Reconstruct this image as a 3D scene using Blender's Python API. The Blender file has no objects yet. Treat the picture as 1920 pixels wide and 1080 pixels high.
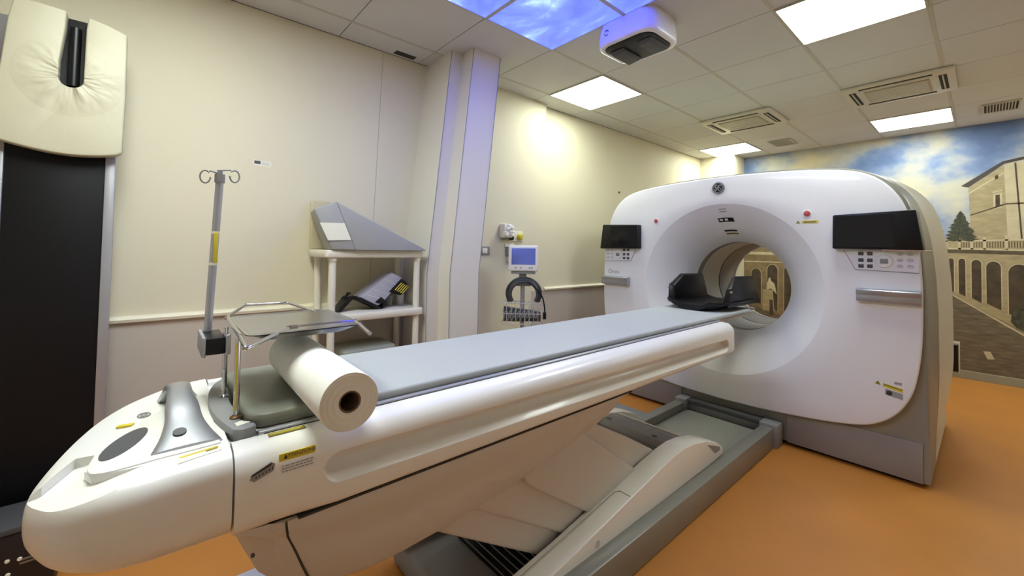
import bpy, bmesh, math, random
from mathutils import Vector, Matrix
random.seed(7)
SC = bpy.context.scene
COL = SC.collection
PI = math.pi

# ------------------------------------------------------------------ camera, world, exposure
def cam_axes(yaw, pitch, roll):
    f = Vector((math.sin(yaw)*math.cos(pitch), math.cos(yaw)*math.cos(pitch), math.sin(pitch)))
    r = Vector((math.cos(yaw), -math.sin(yaw), 0)); u = r.cross(f)
    c, s = math.cos(roll), math.sin(roll)
    return c*r+s*u, -s*r+c*u, f
cd = bpy.data.cameras.new('camera'); cam = bpy.data.objects.new('camera', cd); COL.objects.link(cam)
F_PX, PY = 771.2, 446.1
cr, cu, cf = cam_axes(math.radians(-49.062), math.radians(1.4835), math.radians(.9212))
mw = Matrix((cr, cu, -cf)).transposed().to_4x4(); mw.translation = (0, 0, 1.33)
cam.matrix_world = mw
cd.sensor_fit = 'HORIZONTAL'; cd.sensor_width = 36; cd.lens = F_PX*36/1920
cd.shift_y = (PY-540)/1920
cd.clip_start = .02
SC.camera = cam
w = bpy.data.worlds.new('world'); SC.world = w; w.use_nodes = True
w.node_tree.nodes['Background'].inputs[0].default_value = (.8, .85, 1, 1)
w.node_tree.nodes['Background'].inputs[1].default_value = .2
vs = SC.view_settings
vs.view_transform = 'Standard'; vs.look = 'None'; vs.gamma = 1; vs.use_curve_mapping = False
vs.exposure = 1.35
LAMP = 9.0          # radiance of the ceiling panels
SKYP = 1.9          # radiance of the backlit sky panels

# ------------------------------------------------------------------ materials
def lin(c):
    def g(v):
        v /= 255
        return v/12.92 if v <= .04045 else ((v+.055)/1.055)**2.4
    return tuple(g(v) for v in c)+(1,)
def mat(name, rgb, rough=.5, metal=0, var=.03, scale=8, bump=0, bscale=60, coat=0, spec=.5):
    m = bpy.data.materials.new(name); m.use_nodes = True
    nt = m.node_tree; b = nt.nodes['Principled BSDF']
    b.inputs['Roughness'].default_value = rough; b.inputs['Metallic'].default_value = metal
    b.inputs['Specular IOR Level'].default_value = spec
    b.inputs['Coat Weight'].default_value = coat
    c = lin(rgb)
    tc = nt.nodes.new('ShaderNodeTexCoord')
    n = nt.nodes.new('ShaderNodeTexNoise'); n.inputs['Scale'].default_value = scale; n.inputs['Detail'].default_value = 4
    nt.links.new(tc.outputs['Object'], n.inputs['Vector'])
    r = nt.nodes.new('ShaderNodeValToRGB')
    r.color_ramp.elements[0].position = .3; r.color_ramp.elements[1].position = .7
    r.color_ramp.elements[0].color = tuple(max(0, v*(1-var)) for v in c[:3])+(1,)
    r.color_ramp.elements[1].color = tuple(min(1, v*(1+var)) for v in c[:3])+(1,)
    nt.links.new(n.outputs['Fac'], r.inputs['Fac']); nt.links.new(r.outputs['Color'], b.inputs['Base Color'])
    if bump:
        n2 = nt.nodes.new('ShaderNodeTexNoise'); n2.inputs['Scale'].default_value = bscale; n2.inputs['Detail'].default_value = 3
        bp = nt.nodes.new('ShaderNodeBump'); bp.inputs['Strength'].default_value = bump; bp.inputs['Distance'].default_value = .004
        nt.links.new(tc.outputs['Object'], n2.inputs['Vector']); nt.links.new(n2.outputs['Fac'], bp.inputs['Height'])
        nt.links.new(bp.outputs['Normal'], b.inputs['Normal'])
    return m
def emit(name, rgb, strength):
    m = bpy.data.materials.new(name); m.use_nodes = True
    b = m.node_tree.nodes['Principled BSDF']
    b.inputs['Base Color'].default_value = lin((230, 230, 225)); b.inputs['Emission Color'].default_value = lin(rgb)
    b.inputs['Emission Strength'].default_value = strength
    return m
def ramp_mat(name, stops, scale=2, detail=8, rough=.6, emission=0, stretch=(1, 1, 1), distort=.3, noise_rough=.6):
    m = bpy.data.materials.new(name); m.use_nodes = True
    nt = m.node_tree; b = nt.nodes['Principled BSDF']; b.inputs['Roughness'].default_value = rough
    tc = nt.nodes.new('ShaderNodeTexCoord'); mp = nt.nodes.new('ShaderNodeMapping'); mp.inputs['Scale'].default_value = stretch
    n = nt.nodes.new('ShaderNodeTexNoise'); n.inputs['Scale'].default_value = scale; n.inputs['Detail'].default_value = detail
    n.inputs['Distortion'].default_value = distort; n.inputs['Roughness'].default_value = noise_rough
    nt.links.new(tc.outputs['Object'], mp.inputs['Vector']); nt.links.new(mp.outputs['Vector'], n.inputs['Vector'])
    r = nt.nodes.new('ShaderNodeValToRGB')
    e = r.color_ramp.elements
    while len(e) < len(stops): e.new(.5)
    for k, (p, c) in enumerate(stops): e[k].position = p; e[k].color = lin(c)
    nt.links.new(n.outputs['Fac'], r.inputs['Fac'])
    if emission:
        b.inputs['Base Color'].default_value = (.02, .02, .02, 1)
        nt.links.new(r.outputs['Color'], b.inputs['Emission Color']); b.inputs['Emission Strength'].default_value = emission
    else:
        nt.links.new(r.outputs['Color'], b.inputs['Base Color'])
    return m
M = dict(
    floor=mat('orange_vinyl', (186, 122, 52), .42, var=.05, scale=3, bump=.03, bscale=200),
    ceil=mat('ceiling_tile', (206, 206, 202), .8, var=.015, scale=3),
    gap=mat('dark_gap', (60, 58, 50), .9),
    tbar=mat('tbar_metal', (190, 187, 172), .6),
    wall=mat('cream_wall', (222, 214, 186), .62, var=.012, scale=2),
    wains=mat('taupe_wainscot', (196, 186, 172), .5, var=.015, scale=3),
    rail=mat('cream_rail', (236, 230, 205), .4),
    column=mat('cream_column', (224, 219, 204), .55, var=.012, scale=2),
    plaster=mat('plain_wall', (232, 230, 222), .8),
    seam=mat('seam_line', (178, 170, 145), .8),
    white=mat('white_shell', (232, 232, 233), .33, var=.008, coat=.15),
    tablew=mat('table_white', (236, 234, 226), .3, var=.008, coat=.2),
    beige=mat('warm_white_cover', (208, 203, 194), .45, var=.01),
    cream=mat('cream_shell', (205, 200, 182), .42, var=.01),
    silver=mat('silver_shell', (140, 139, 130), .38, metal=.25, var=.015),
    chrome=mat('chrome', (205, 205, 208), .13, metal=1, var=.01),
    steel=mat('brushed_steel', (190, 190, 192), .22, metal=1, var=.03, scale=30),
    alu=mat('aluminium', (178, 179, 184), .4, metal=.6, var=.02),
    satin=mat('satin_silver_plastic', (172, 174, 180), .3, metal=.75, var=.02),
    grey=mat('grey_plastic', (138, 138, 138), .45, var=.02),
    dgrey=mat('dark_grey_plastic', (74, 74, 76), .5, var=.03),
    plinth=mat('grey_plinth', (140, 134, 128), .5, var=.02),
    black=mat('black_plastic', (13, 13, 16), .35, var=.1, spec=.35),
    glass=mat('black_display_glass', (6, 6, 14), .12, var=.05, spec=.35),
    carbon=mat('black_carbon_panel', (9, 9, 11), .5, spec=.3, var=.25, scale=120, bump=.15, bscale=300),
    vinyl=mat('grey_vinyl', (176, 180, 178), .5, var=.012, scale=6, bump=.04, bscale=120),
    dvinyl=mat('green_grey_vinyl', (140, 143, 128), .42, var=.02, scale=6),
    foam=mat('cream_vinyl', (202, 197, 170), .5, var=.03, scale=5, bump=.35, bscale=9),
    wedge=mat('grey_wedge_vinyl', (160, 160, 158), .55, var=.02, scale=6),
    paper=mat('white_paper', (240, 238, 228), .85, var=.015, scale=25),
    card=mat('cardboard_core', (120, 100, 76), .8),
    shelf=mat('cream_plastic', (226, 220, 202), .42, var=.012),
    yellow=mat('yellow_label', (214, 196, 52), .5, var=.05, scale=60),
    olive=mat('olive_label', (140, 126, 50), .5, var=.25, scale=120),
    wlabel=mat('white_label', (232, 230, 212), .5, var=.02),
    ink=mat('dark_ink', (52, 50, 46), .6),
    greyink=mat('grey_ink', (150, 150, 152), .6),
    red=mat('red_button', (176, 70, 78), .4, var=.1, scale=60),
    clear=mat('clear_wire', (214, 215, 220), .2, metal=.4),
    hose=mat('dark_hose', (62, 63, 64), .45, var=.1, scale=60),
    plate=mat('pale_floor_plate', (178, 180, 196), .35, var=.02),
    ribs=mat('track_metal', (172, 174, 168), .35, metal=.4, var=.03, scale=40),
    rust=mat('rusty_clamp', (110, 82, 40), .5, metal=.5, var=.3, scale=90),
    lilac=mat('pale_grey_coil', (176, 175, 188), .45, var=.02),
    dcase=mat('black_case', (24, 17, 17), .5, var=.2, scale=20),
    tan=mat('tan_foam', (196, 186, 150), .7, var=.03),
    # the printed mural
    stone=ramp_mat('mural_stone', [(.3, (150, 136, 104)), (.7, (178, 163, 126))], 9, 6, stretch=(1, 1, 3)),
    stonepale=ramp_mat('mural_stone_pale', [(.3, (182, 170, 138)), (.7, (204, 192, 160))], 9, 6),  # paler stone tone of the print
    stonedk=ramp_mat('mural_stone_dark', [(.3, (74, 62, 46)), (.7, (104, 90, 68))], 12, 6),
    archdk=ramp_mat('mural_arch_dark', [(.3, (52, 43, 32)), (.7, (86, 72, 52))], 10, 5),
    courtst=ramp_mat('mural_court_stone', [(.3, (112, 96, 68)), (.7, (146, 128, 94))], 9, 6),
    roofm=mat('mural_roof', (74, 64, 54), .7),
    treem=ramp_mat('mural_tree', [(.35, (40, 44, 32)), (.65, (82, 84, 62))], 40, 5),
    paving=ramp_mat('mural_paving', [(.3, (84, 75, 60)), (.55, (112, 101, 82)), (.75, (134, 122, 100))], 7, 8, stretch=(1, 1, 6)),
    mkerb=mat('mural_kerb', (150, 146, 130), .6),
    msky=ramp_mat('mural_sky', [(.38, (96, 118, 160)), (.46, (124, 144, 180)), (.53, (176, 178, 176)), (.64, (210, 200, 164))],
                  1.25, 9, stretch=(1, 1, 1.35), distort=.1, noise_rough=.52),
)

# ------------------------------------------------------------------ mesh helpers
class MB:
    def __init__(s): s.bm = bmesh.new()
    def _bev(s, verts, bev, seg):
        if bev <= 0: return
        es = set()
        for v in verts: es.update(v.link_edges)
        bmesh.ops.bevel(s.bm, geom=list(es), offset=bev, segments=seg, affect='EDGES', profile=.5, clamp_overlap=True)
    def box(s, x0, x1, y0, y1, z0, z1, bev=0, seg=2):
        vs = [s.bm.verts.new(p) for p in ((x0,y0,z0),(x1,y0,z0),(x1,y1,z0),(x0,y1,z0),(x0,y0,z1),(x1,y0,z1),(x1,y1,z1),(x0,y1,z1))]
        for f in ((3,2,1,0),(4,5,6,7),(0,1,5,4),(1,2,6,5),(2,3,7,6),(3,0,4,7)): s.bm.faces.new([vs[i] for i in f])
        s._bev(vs, bev, seg); return s
    def prism(s, poly, ax, a, b, bev=0, seg=2):
        # poly in the two remaining axes, in order (x: y,z) (y: x,z) (z: x,y)
        def P(p, t): return {'x': (t, p[0], p[1]), 'y': (p[0], t, p[1]), 'z': (p[0], p[1], t)}[ax]
        A = [s.bm.verts.new(P(p, a)) for p in poly]; B = [s.bm.verts.new(P(p, b)) for p in poly]
        n = len(poly)
        fs = [s.bm.faces.new(A), s.bm.faces.new(B[::-1])]
        for i in range(n): fs.append(s.bm.faces.new((A[i], B[i], B[(i+1) % n], A[(i+1) % n])))
        bmesh.ops.recalc_face_normals(s.bm, faces=fs)
        s._bev(A+B, bev, seg); return s
    def hexa(s, A, B, bev=0, seg=2):
        a = [s.bm.verts.new(p) for p in A]; b = [s.bm.verts.new(p) for p in B]; n = len(a)
        fs = [s.bm.faces.new(a), s.bm.faces.new(b[::-1])]
        for i in range(n): fs.append(s.bm.faces.new((a[i], b[i], b[(i+1) % n], a[(i+1) % n])))
        bmesh.ops.recalc_face_normals(s.bm, faces=fs)
        s._bev(a+b, bev, seg); return s
    def loft(s, rings, cap=True, closed=True):
        R = [[s.bm.verts.new(p) for p in r] for r in rings]
        fs = []
        n = len(R[0])
        for a, b in zip(R, R[1:]):
            for i in range(n if closed else n-1):
                j = (i+1) % n
                fs.append(s.bm.faces.new((a[i], a[j], b[j], b[i])))
        if cap:
            fs.append(s.bm.faces.new(R[0][::-1])); fs.append(s.bm.faces.new(R[-1]))
        bmesh.ops.recalc_face_normals(s.bm, faces=fs)
        return s
    def tube(s, pts, r, seg=12, cap=True):
        P = [Vector(p) for p in pts]; rs = r if isinstance(r, (list, tuple)) else [r]*len(P)
        rings = []; N = None
        for i, p in enumerate(P):
            t = (P[min(i+1, len(P)-1)]-P[max(i-1, 0)]).normalized()
            if N is None:
                N = t.orthogonal().normalized()
            else:
                N = (N-t*N.dot(t)).normalized()
            B = t.cross(N)
            rings.append([p+(N*math.cos(a)+B*math.sin(a))*rs[i] for a in [2*PI*k/seg for k in range(seg)]])
        return s.loft(rings, cap)
    def lathe(s, prof, c, axis, seg=40, cap=False):
        # prof: (radius, height along axis)
        A = Vector(axis).normalized(); N = A.orthogonal().normalized(); B = A.cross(N); C = Vector(c)
        return s.loft([[C+A*h+(N*math.cos(a)+B*math.sin(a))*r for a in [2*PI*k/seg for k in range(seg)]] for r, h in prof], cap)
    def build(s, name, m, parent=None, smooth=32, origin=None, recalc=True):
        off = Vector((0, 0, 0)); p = parent
        while p: off += p.location; p = p.parent
        if origin is not None: loc = Vector(origin)-off
        else: loc = Vector((0, 0, 0))
        me = bpy.data.meshes.new(name)
        for v in s.bm.verts: v.co -= off+loc
        s.bm.to_mesh(me); s.bm.free()
        me.materials.append(m)
        if smooth:
            for p_ in me.polygons: p_.use_smooth = True
            me.set_sharp_from_angle(angle=math.radians(smooth))
        o = bpy.data.objects.new(name, me); COL.objects.link(o); o.location = loc
        if parent: o.parent = parent
        return o
def tag(o, label, cat, group=None):
    o['label'] = label; o['category'] = cat
    if group: o['group'] = group
    return o
def thing(name, label, cat, loc, group=None):
    o = bpy.data.objects.new(name, None); COL.objects.link(o); o.location = loc; o.empty_display_size = .1
    return tag(o, label, cat, group)
def struct(mb, name, m, smooth=32):
    o = mb.build(name, m, None, smooth); o['kind'] = 'structure'; return o
def smoothpath(pts, n=6):
    P = [Vector(p) for p in pts]; out = []
    for i in range(len(P)-1):
        a, b, c, d = P[max(i-1, 0)], P[i], P[i+1], P[min(i+2, len(P)-1)]
        for k in range(n):
            t = k/n
            out.append(.5*((2*b)+(c-a)*t+(2*a-5*b+4*c-d)*t*t+(3*b-a-3*c+d)*t**3))
    out.append(P[-1]); return out
def lettering(txt, size, name, m, parent, mw4, depth=.0006, bold=0):
    cu_ = bpy.data.curves.new(name, 'FONT'); cu_.body = txt; cu_.size = size; cu_.align_x = 'CENTER'; cu_.align_y = 'CENTER'; cu_.extrude = depth
    cu_.offset = bold
    t = bpy.data.objects.new(name+'_tmp', cu_); COL.objects.link(t)
    dg = bpy.context.evaluated_depsgraph_get(); me = bpy.data.meshes.new_from_object(t.evaluated_get(dg))
    bpy.data.objects.remove(t); bpy.data.curves.remove(cu_)
    off = Vector((0, 0, 0)); p = parent
    while p: off += p.location; p = p.parent
    me.transform(Matrix.Translation(-off) @ mw4); me.materials.clear(); me.materials.append(m); me.name = name
    o = bpy.data.objects.new(name, me); COL.objects.link(o); o.parent = parent
    return o
def frame(o, xa, ya):
    xa = Vector(xa).normalized(); ya = Vector(ya); ya = (ya-xa*xa.dot(ya)).normalized(); za = xa.cross(ya)
    m = Matrix((xa, ya, za)).transposed().to_4x4(); m.translation = o; return m

# ------------------------------------------------------------------ the room
XW, XR, YB, YF0, HC = -2.87, 1.9, 6.68, -1.9, 2.75
GX0, GX, GY0, GY = -2.0145, .6045, 2.693, .597        # ceiling grid
struct(MB().box(XW-.1, XR+.1, YF0-.1, YB+.1, -.1, 0), 'floor', M['floor'], 0)
b = MB().box(XW-.1, XR+.1, YF0-.1, YB+.1, HC+.013, HC+.15)
struct(b, 'ceiling', M['gap'], 0)
b = MB()
for i in range(-2, 8):
    for j in range(-8, 8):
        x0, x1 = GX0+i*GX, GX0+(i+1)*GX; y0, y1 = GY0+j*GY, GY0+(j+1)*GY
        x0 = max(x0, XW); x1 = min(x1, XR); y0 = max(y0, YF0); y1 = min(y1, YB)
        if x1-x0 < .03 or y1-y0 < .03: continue
        b.box(x0+.008, x1-.008, y0+.003, y1-.003, HC, HC+.0129)
struct(b, 'ceiling_tiles', M['ceil'], 0)
b = MB()
for i in range(-1, 7):
    b.box(GX0+i*GX-.011, GX0+i*GX+.011, YF0, YB, HC-.002, HC+.006)
struct(b, 'trim_1', M['tbar'], 0)
# left wall: cream cladding over a taupe wainscot
struct(MB().box(XW-.1, XW, YF0, YB, 0, HC), 'wall_left', M['wall'], 0)
b = MB().box(XW, XW+.012, YF0, 1.40, 0, .925).box(XW, XW+.012, 1.75, 6.4, 0, .925)
struct(b, 'wall_left_wainscot', M['wains'], 0)
b = MB().prism([(XW, .925), (XW+.03, .925), (XW+.034, .94), (XW+.022, .952), (XW, .955)], 'y', YF0, 1.40)
b.prism([(XW, .925), (XW+.03, .925), (XW+.034, .94), (XW+.022, .952), (XW, .955)], 'y', 2.9, 6.4)
struct(b, 'trim_2', M['rail'], 0)
sh = lambda z: max(0, z-1.17)*.1045           # the cladding of this stretch of wall leans along the wall above the rail
b = MB().hexa([(XW, 1.5, 0), (XW+.06, 1.5, 0), (XW+.06, 2.68, 0), (XW, 2.68, 0)], [(XW, 1.5, 1.2), (XW+.06, 1.5, 1.2), (XW+.06, 2.69, 1.2), (XW, 2.69, 1.2)])
b.hexa([(XW, 1.5, 1.2), (XW+.06, 1.5, 1.2), (XW+.06, 2.69, 1.2), (XW, 2.69, 1.2)], [(XW, 1.7, HC), (XW+.06, 1.7, HC), (XW+.06, 2.86, HC), (XW, 2.86, HC)])
struct(b, 'wall_left_panel', M['wall'], 0)
b = MB().hexa([(XW, 1.155, .955), (XW+.0015, 1.155, .955), (XW+.0015, 1.158, .955), (XW, 1.158, .955)],
              [(XW, 1.215, HC), (XW+.0015, 1.215, HC), (XW+.0015, 1.218, HC), (XW, 1.218, HC)])
struct(b, 'trim_3', M['seam'], 0)
# the stepped column beside it
b = MB()
for (x1, y0, y1, bv) in ((-2.505, 1.408, 1.72, .006), (-2.365, 1.503, 1.743, .008)):
    def rg(z): return [(XW, y0+sh(z), z), (x1, y0+sh(z), z), (x1, y1+sh(z), z), (XW, y1+sh(z), z)]
    b.loft([rg(0), rg(1.12), rg(1.2), rg(HC)])
struct(b, 'wall_left_column', M['column'], 12)
b = MB()
for (x1, y) in ((-2.365, 1.503), (-2.365, 1.743), (-2.505, 1.408)):
    b.tube([(x1+.001, y+sh(0), .01), (x1+.001, y+sh(1.15), 1.15), (x1+.001, y+sh(HC), HC-.003)], .0028, 6)
struct(b, 'trim_4', M['greyink'], 40)
struct(MB().box(XW-.1, XR+.1, YB, YB+.1, 0, HC), 'wall_back', M['wall'], 0)
struct(MB().box(XW, -2.38, 6.3, YB, 0, HC, .004), 'wall_back_pilaster', M['wall'], 20)
struct(MB().box(XR, XR+.1, YF0, YB, 0, HC), 'wall_right', M['plaster'], 0)
struct(MB().box(XW-.1, XR+.1, YF0-.1, YF0, 0, HC), 'wall_front', M['plaster'], 0)
struct(MB().box(-2.38, XR, YB-.012, YB, 0, .085, .003), 'baseboard_back', M['mkerb'], 0)
b = MB().box(-2.84, -2.78, 1.28, 1.44, HC-.001, HC)
struct(b, 'trim_5', M['gap'], 0)

# ------------------------------------------------------------------ ceiling fittings
LM = emit('lit_diffuser', (243, 252, 246), LAMP)
LM2 = emit('lit_diffuser_dimmed', (243, 252, 240), LAMP*.8)  # same panel, dimmed to soften the hot spot on the wall beside it
def ceiling_light(x0, y0, label, m=None):
    x1, y1 = x0+.6045, y0+.597
    t = thing('ceiling_light', label, 'ceiling light', ((x0+x1)/2, (y0+y1)/2, HC-.004), 'square ceiling lights')
    b = MB()
    for a in ((x0, x1, y0, y0+.012), (x0, x1, y1-.012, y1), (x0, x0+.012, y0+.012, y1-.012), (x1-.012, x1, y0+.012, y1-.012)): b.box(*a, HC-.01, HC-.0005)
    b.build('frame', M['tbar'], t, 0)
    MB().box(x0+.012, x1-.012, y0+.012, y1-.012, HC-.007, HC-.001).build('diffuser', m or LM, t, 0)
ceiling_light(GX0-GX, GY0, 'square lit ceiling panel right behind the ceiling camera', LM2)
ceiling_light(GX0+2*GX, GY0, 'large bright ceiling panel cut by the top edge, nearest the viewer on the right')
ceiling_light(GX0-GX, GY0+5*GY+.02, 'small lit ceiling panel in the far left corner by the left air conditioner', LM2)
ceiling_light(GX0+2*GX, GY0+5*GY+.02, 'lit ceiling panel between the right air conditioner and the mural')
for (x, y) in ((GX0, GY0-5*GY), (GX0+GX, GY0-5*GY), (GX0+5*GX, GY0+5*GY)):  # unseen panels, added and placed to fill the room with light
    ceiling_light(x, y, 'square lit ceiling panel added out of view as fill light')
SKY = ramp_mat('backlit_sky_print', [(.36, (52, 62, 232)), (.52, (64, 78, 236)), (.62, (84, 104, 240)), (.78, (150, 172, 250))],
               2.6, 9, emission=SKYP, stretch=(1, 1.6, 1), distort=.6)
for (i, j, lab) in ((0, -2, 'backlit blue sky panel with a full corner in view, left of the ceiling camera'),
                    (0, -3, 'leftmost backlit blue sky panel, cut by the top edge'),
                    (1, -2, 'backlit pale blue sky panel just behind the ceiling camera'),
                    (1, -3, 'backlit blue sky panel beyond the top edge')):
    x0, y0 = GX0+i*GX, GY0+j*GY
    t = thing('sky_ceiling_panel', lab, 'ceiling light', (x0+.3, y0+.3, HC-.004), 'backlit sky ceiling panels')
    b = MB()
    for a in ((x0, x0+GX, y0, y0+.012), (x0, x0+GX, y0+GY-.012, y0+GY), (x0, x0+.012, y0+.012, y0+GY-.012), (x0+GX-.012, x0+GX, y0+.012, y0+GY-.012)): b.box(*a, HC-.01, HC-.0005)
    b.build('frame', M['tbar'], t, 0)
    MB().box(x0+.012, x0+GX-.012, y0+.012, y0+GY-.012, HC-.006, HC-.001).build('sky_print', SKY, t, 0)
def cassette(x0, x1, y0, y1, label):
    t = thing('air_conditioner', label, 'air conditioner', ((x0+x1)/2, (y0+y1)/2, HC-.02), 'ceiling cassette air conditioners')
    cx, cy = (x0+x1)/2, (y0+y1)/2
    MB().box(x0, x1, y0, y1, HC-.028, HC-.0005, .012, 3).build('panel', M['cream'], t)
    g = MB().box(cx-.2, cx+.2, cy-.17, cy+.17, HC-.036, HC-.027, .006)
    g = g.build('grille', M['seam'], t)
    b = MB()
    for k in range(9): b.box(cx-.185, cx+.185, cy-.15+k*.037, cy-.15+k*.037+.02, HC-.039, HC-.036)
    b.build('grille_slats', M['cream'], g, 0)
    for (a0, a1, b0, b1) in ((cx-.22, cx+.22, y0+.045, y0+.09), (cx-.22, cx+.22, y1-.09, y1-.045), (x0+.045, x0+.09, cy-.2, cy+.2), (x1-.09, x1-.045, cy-.2, cy+.2)):
        sl = MB().box(a0, a1, b0, b1, HC-.031, HC-.027).build('air_slot', M['gap'], t, 0)
        if a1-a0 > b1-b0: MB().box(a0, a1, (b0+b1)/2-.004, (b0+b1)/2+.004, HC-.036, HC-.03).build('louvre', M['cream'], sl, 0)
        else: MB().box((a0+a1)/2-.004, (a0+a1)/2+.004, b0, b1, HC-.036, HC-.03).build('louvre', M['cream'], sl, 0)
cassette(-2.05, -1.36, 4.45, 5.07, 'left ceiling air conditioner above the scanner, nearer the cream wall')
cassette(-.82, -.14, 4.43, 5.05, 'right ceiling air conditioner beside the mural light panel')
def vent(x0, x1, y0, y1, n, along, label):
    t = thing('air_vent', label, 'air vent', ((x0+x1)/2, (y0+y1)/2, HC-.005), 'small ceiling air vents')
    MB().box(x0, x1, y0, y1, HC-.008, HC-.0005).build('backing', M['gap'], t, 0)
    b = MB()
    b.box(x0-.015, x1+.015, y0-.015, y0, HC-.014, HC-.0005).box(x0-.015, x1+.015, y1, y1+.015, HC-.014, HC-.0005)
    b.box(x0-.015, x0, y0, y1, HC-.014, HC-.0005).box(x1, x1+.015, y0, y1, HC-.014, HC-.0005)
    b.build('frame', M['tbar'], t, 0)
    b = MB()
    for k in range(1, n):
        if along == 'y': xx = x0+(x1-x0)*k/n; b.box(xx-.004, xx+.004, y0, y1, HC-.013, HC-.007)
        else: yy = y0+(y1-y0)*k/n; b.box(x0, x1, yy-.006, yy+.006, HC-.013, HC-.007)
    b.build('slats', M['tbar'], t, 0)
vent(-1.80, -1.59, 5.88, 6.19, 8, 'x', 'small grey ceiling vent behind the left air conditioner')
vent(.0, .21, 5.84, 6.15, 11, 'y', 'black slotted ceiling vent at the right edge of the picture')
# patient positioning camera on the ceiling
t = thing('ceiling_camera', 'white and black patient camera box hanging from ceiling beside the sky panel', 'camera', (-1.42, 2.24, HC))
def rrect(x0, x1, y0, y1, r, n=6):
    P = []
    for cx, cy, a in ((x1-r, y1-r, 0), (x0+r, y1-r, PI/2), (x0+r, y0+r, PI), (x1-r, y0+r, 1.5*PI)):
        for k in range(n+1): P.append((cx+r*math.cos(a+PI/2*k/n), cy+r*math.sin(a+PI/2*k/n)))
    return P
x0, x1, y0, y1 = -1.625, -1.225, 2.075, 2.43
rg = lambda d, z, r=.085: [(x, y, z) for x, y in rrect(x0+d, x1-d, y0+d, y1-d, r-d*.5)]
MB().loft([rg(.012, HC-.0005), rg(.004, HC-.05), rg(0, HC-.09), rg(0, HC-.135), rg(.006, HC-.146), rg(.016, HC-.15), rg(.03, HC-.148), rg(.03, HC-.12)]).build('housing', M['white'], t, 40)
MB().loft([rg(.032, HC-.121), rg(.032, HC-.152), rg(.05, HC-.156)]).build('lens_window', M['black'], t, 40)
b = MB().hexa([(x0+.05, y0+.09, HC-.156), (x0+.16, y0+.09, HC-.156), (x0+.16, y1-.05, HC-.156), (x0+.05, y1-.05, HC-.156)],
              [(x0+.07, y0+.11, HC-.185), (x0+.15, y0+.11, HC-.175), (x0+.15, y1-.07, HC-.175), (x0+.07, y1-.07, HC-.185)], .008)
b.hexa([(x1-.16, y0+.09, HC-.156), (x1-.05, y0+.09, HC-.156), (x1-.05, y1-.05, HC-.156), (x1-.16, y1-.05, HC-.156)],
       [(x1-.15, y0+.11, HC-.175), (x1-.07, y0+.11, HC-.172), (x1-.07, y1-.07, HC-.172), (x1-.15, y1-.07, HC-.175)], .008)
b.build('lower_pod', M['dgrey'], t)
b = MB()
for a0, a1 in ((.4, 2.6), (3.3, 5.6)):
    b.tube([(-1.53+.014*math.cos(a0+(a1-a0)*k/10), y0-.0005, HC-.075+.017*math.sin(a0+(a1-a0)*k/10)) for k in range(11)], .002, 6)
b.build('logo', M['ink'], t)

# ------------------------------------------------------------------ mural on the back wall (a flat print)
YM = YB-.001
mu = thing('wall_mural', 'printed wallpaper mural of a stone abbey courtyard under a cloudy sky', 'mural', (-.5, YM, 0))
def quad(name, m, polys, d, parent=mu):
    b = MB()
    for P in polys: b.prism(P, 'y', YM-d, YM-d+.0008)
    return b.build(name, m, parent, 0)
quad('sky', M['msky'], [[(-2.38, .09), (1.88, .09), (1.88, HC-.002), (-2.38, HC-.002)]], .001)
quad('paving', M['paving'], [[(-2.38, .09), (1.88, .09), (1.88, .42), (.24, .56), (-.25, .93), (-2.38, .62)]], .002)
fac = quad('abbey_wall', M['stone'], [[(-.12, 2.07), (-.1, 1.45), (.15, 1.45), (.13, 2.29)]], .0022)
quad('abbey_corner', M['stonepale'], [[(.13, 2.29), (.15, 1.45), (.25, 1.45), (.205, 2.31)], [(.205, 2.31), (.25, 1.45), (1.5, 1.4), (1.5, 2.35)]], .0022)
quad('drainpipe', M['roofm'], [[(.2, 2.3), (.235, 1.5), (.247, 1.5), (.212, 2.3)]], .0032)
quad('abbey_roof', M['roofm'], [[(-.175, 2.095), (-.12, 2.075), (.13, 2.3), (.26, 2.325), (1.5, 2.36), (1.5, 2.39), (.26, 2.355), (.12, 2.325)]], .0035)
quad('string_course', M['stonedk'], [[(-.11, 1.765), (.14, 1.87), (.14, 1.885), (-.11, 1.777)], [(.14, 1.87), (1.5, 1.88), (1.5, 1.893), (.14, 1.885)]], .0032)
quad('cornice_line', M['stonepale'], [[(-.12, 2.0), (.13, 2.2), (.13, 2.215), (-.12, 2.015)]], .0032)
wf = quad('window_surround', M['stonepale'], [[(.055, 1.83), (.115, 1.845), (.115, 2.0), (.055, 1.985)], [(.05, 2.0), (.12, 2.02), (.12, 2.03), (.05, 2.012)]], .0032)
quad('window_opening', M['archdk'], [[(.07, 1.85), (.1, 1.855), (.1, 1.98), (.07, 1.975)]], .0042)
quad('attic_opening', M['archdk'], [[(.068, 2.14), (.09, 2.15), (.09, 2.19), (.068, 2.18)]], .0042)
quad('balustrade_wall', M['stonepale'], [[(-.3, 1.40), (1.5, 1.36), (1.5, 1.385), (-.3, 1.418)], [(-.3, 1.482), (1.5, 1.53), (1.5, 1.548), (-.3, 1.497)],
     *[[(x, 1.40), (x+.02, 1.40), (x+.02, 1.53+.02*(x > 0)), (x, 1.53+.02*(x > 0))] for x in (-.3, -.2, -.11, -.02, .13, .26, .4)]], .0034)
quad('balustrade_back', M['stone'], [[(-.3, 1.41), (1.5, 1.38), (1.5, 1.53), (-.3, 1.49)]], .0026)
quad('balusters', M['stonedk'], [[(x, 1.42), (x+.007, 1.42), (x+.007, 1.482+.03*x), (x, 1.482+.03*x)] for x in [-.18+.0185*k for k in range(40)]], .0030)
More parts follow.
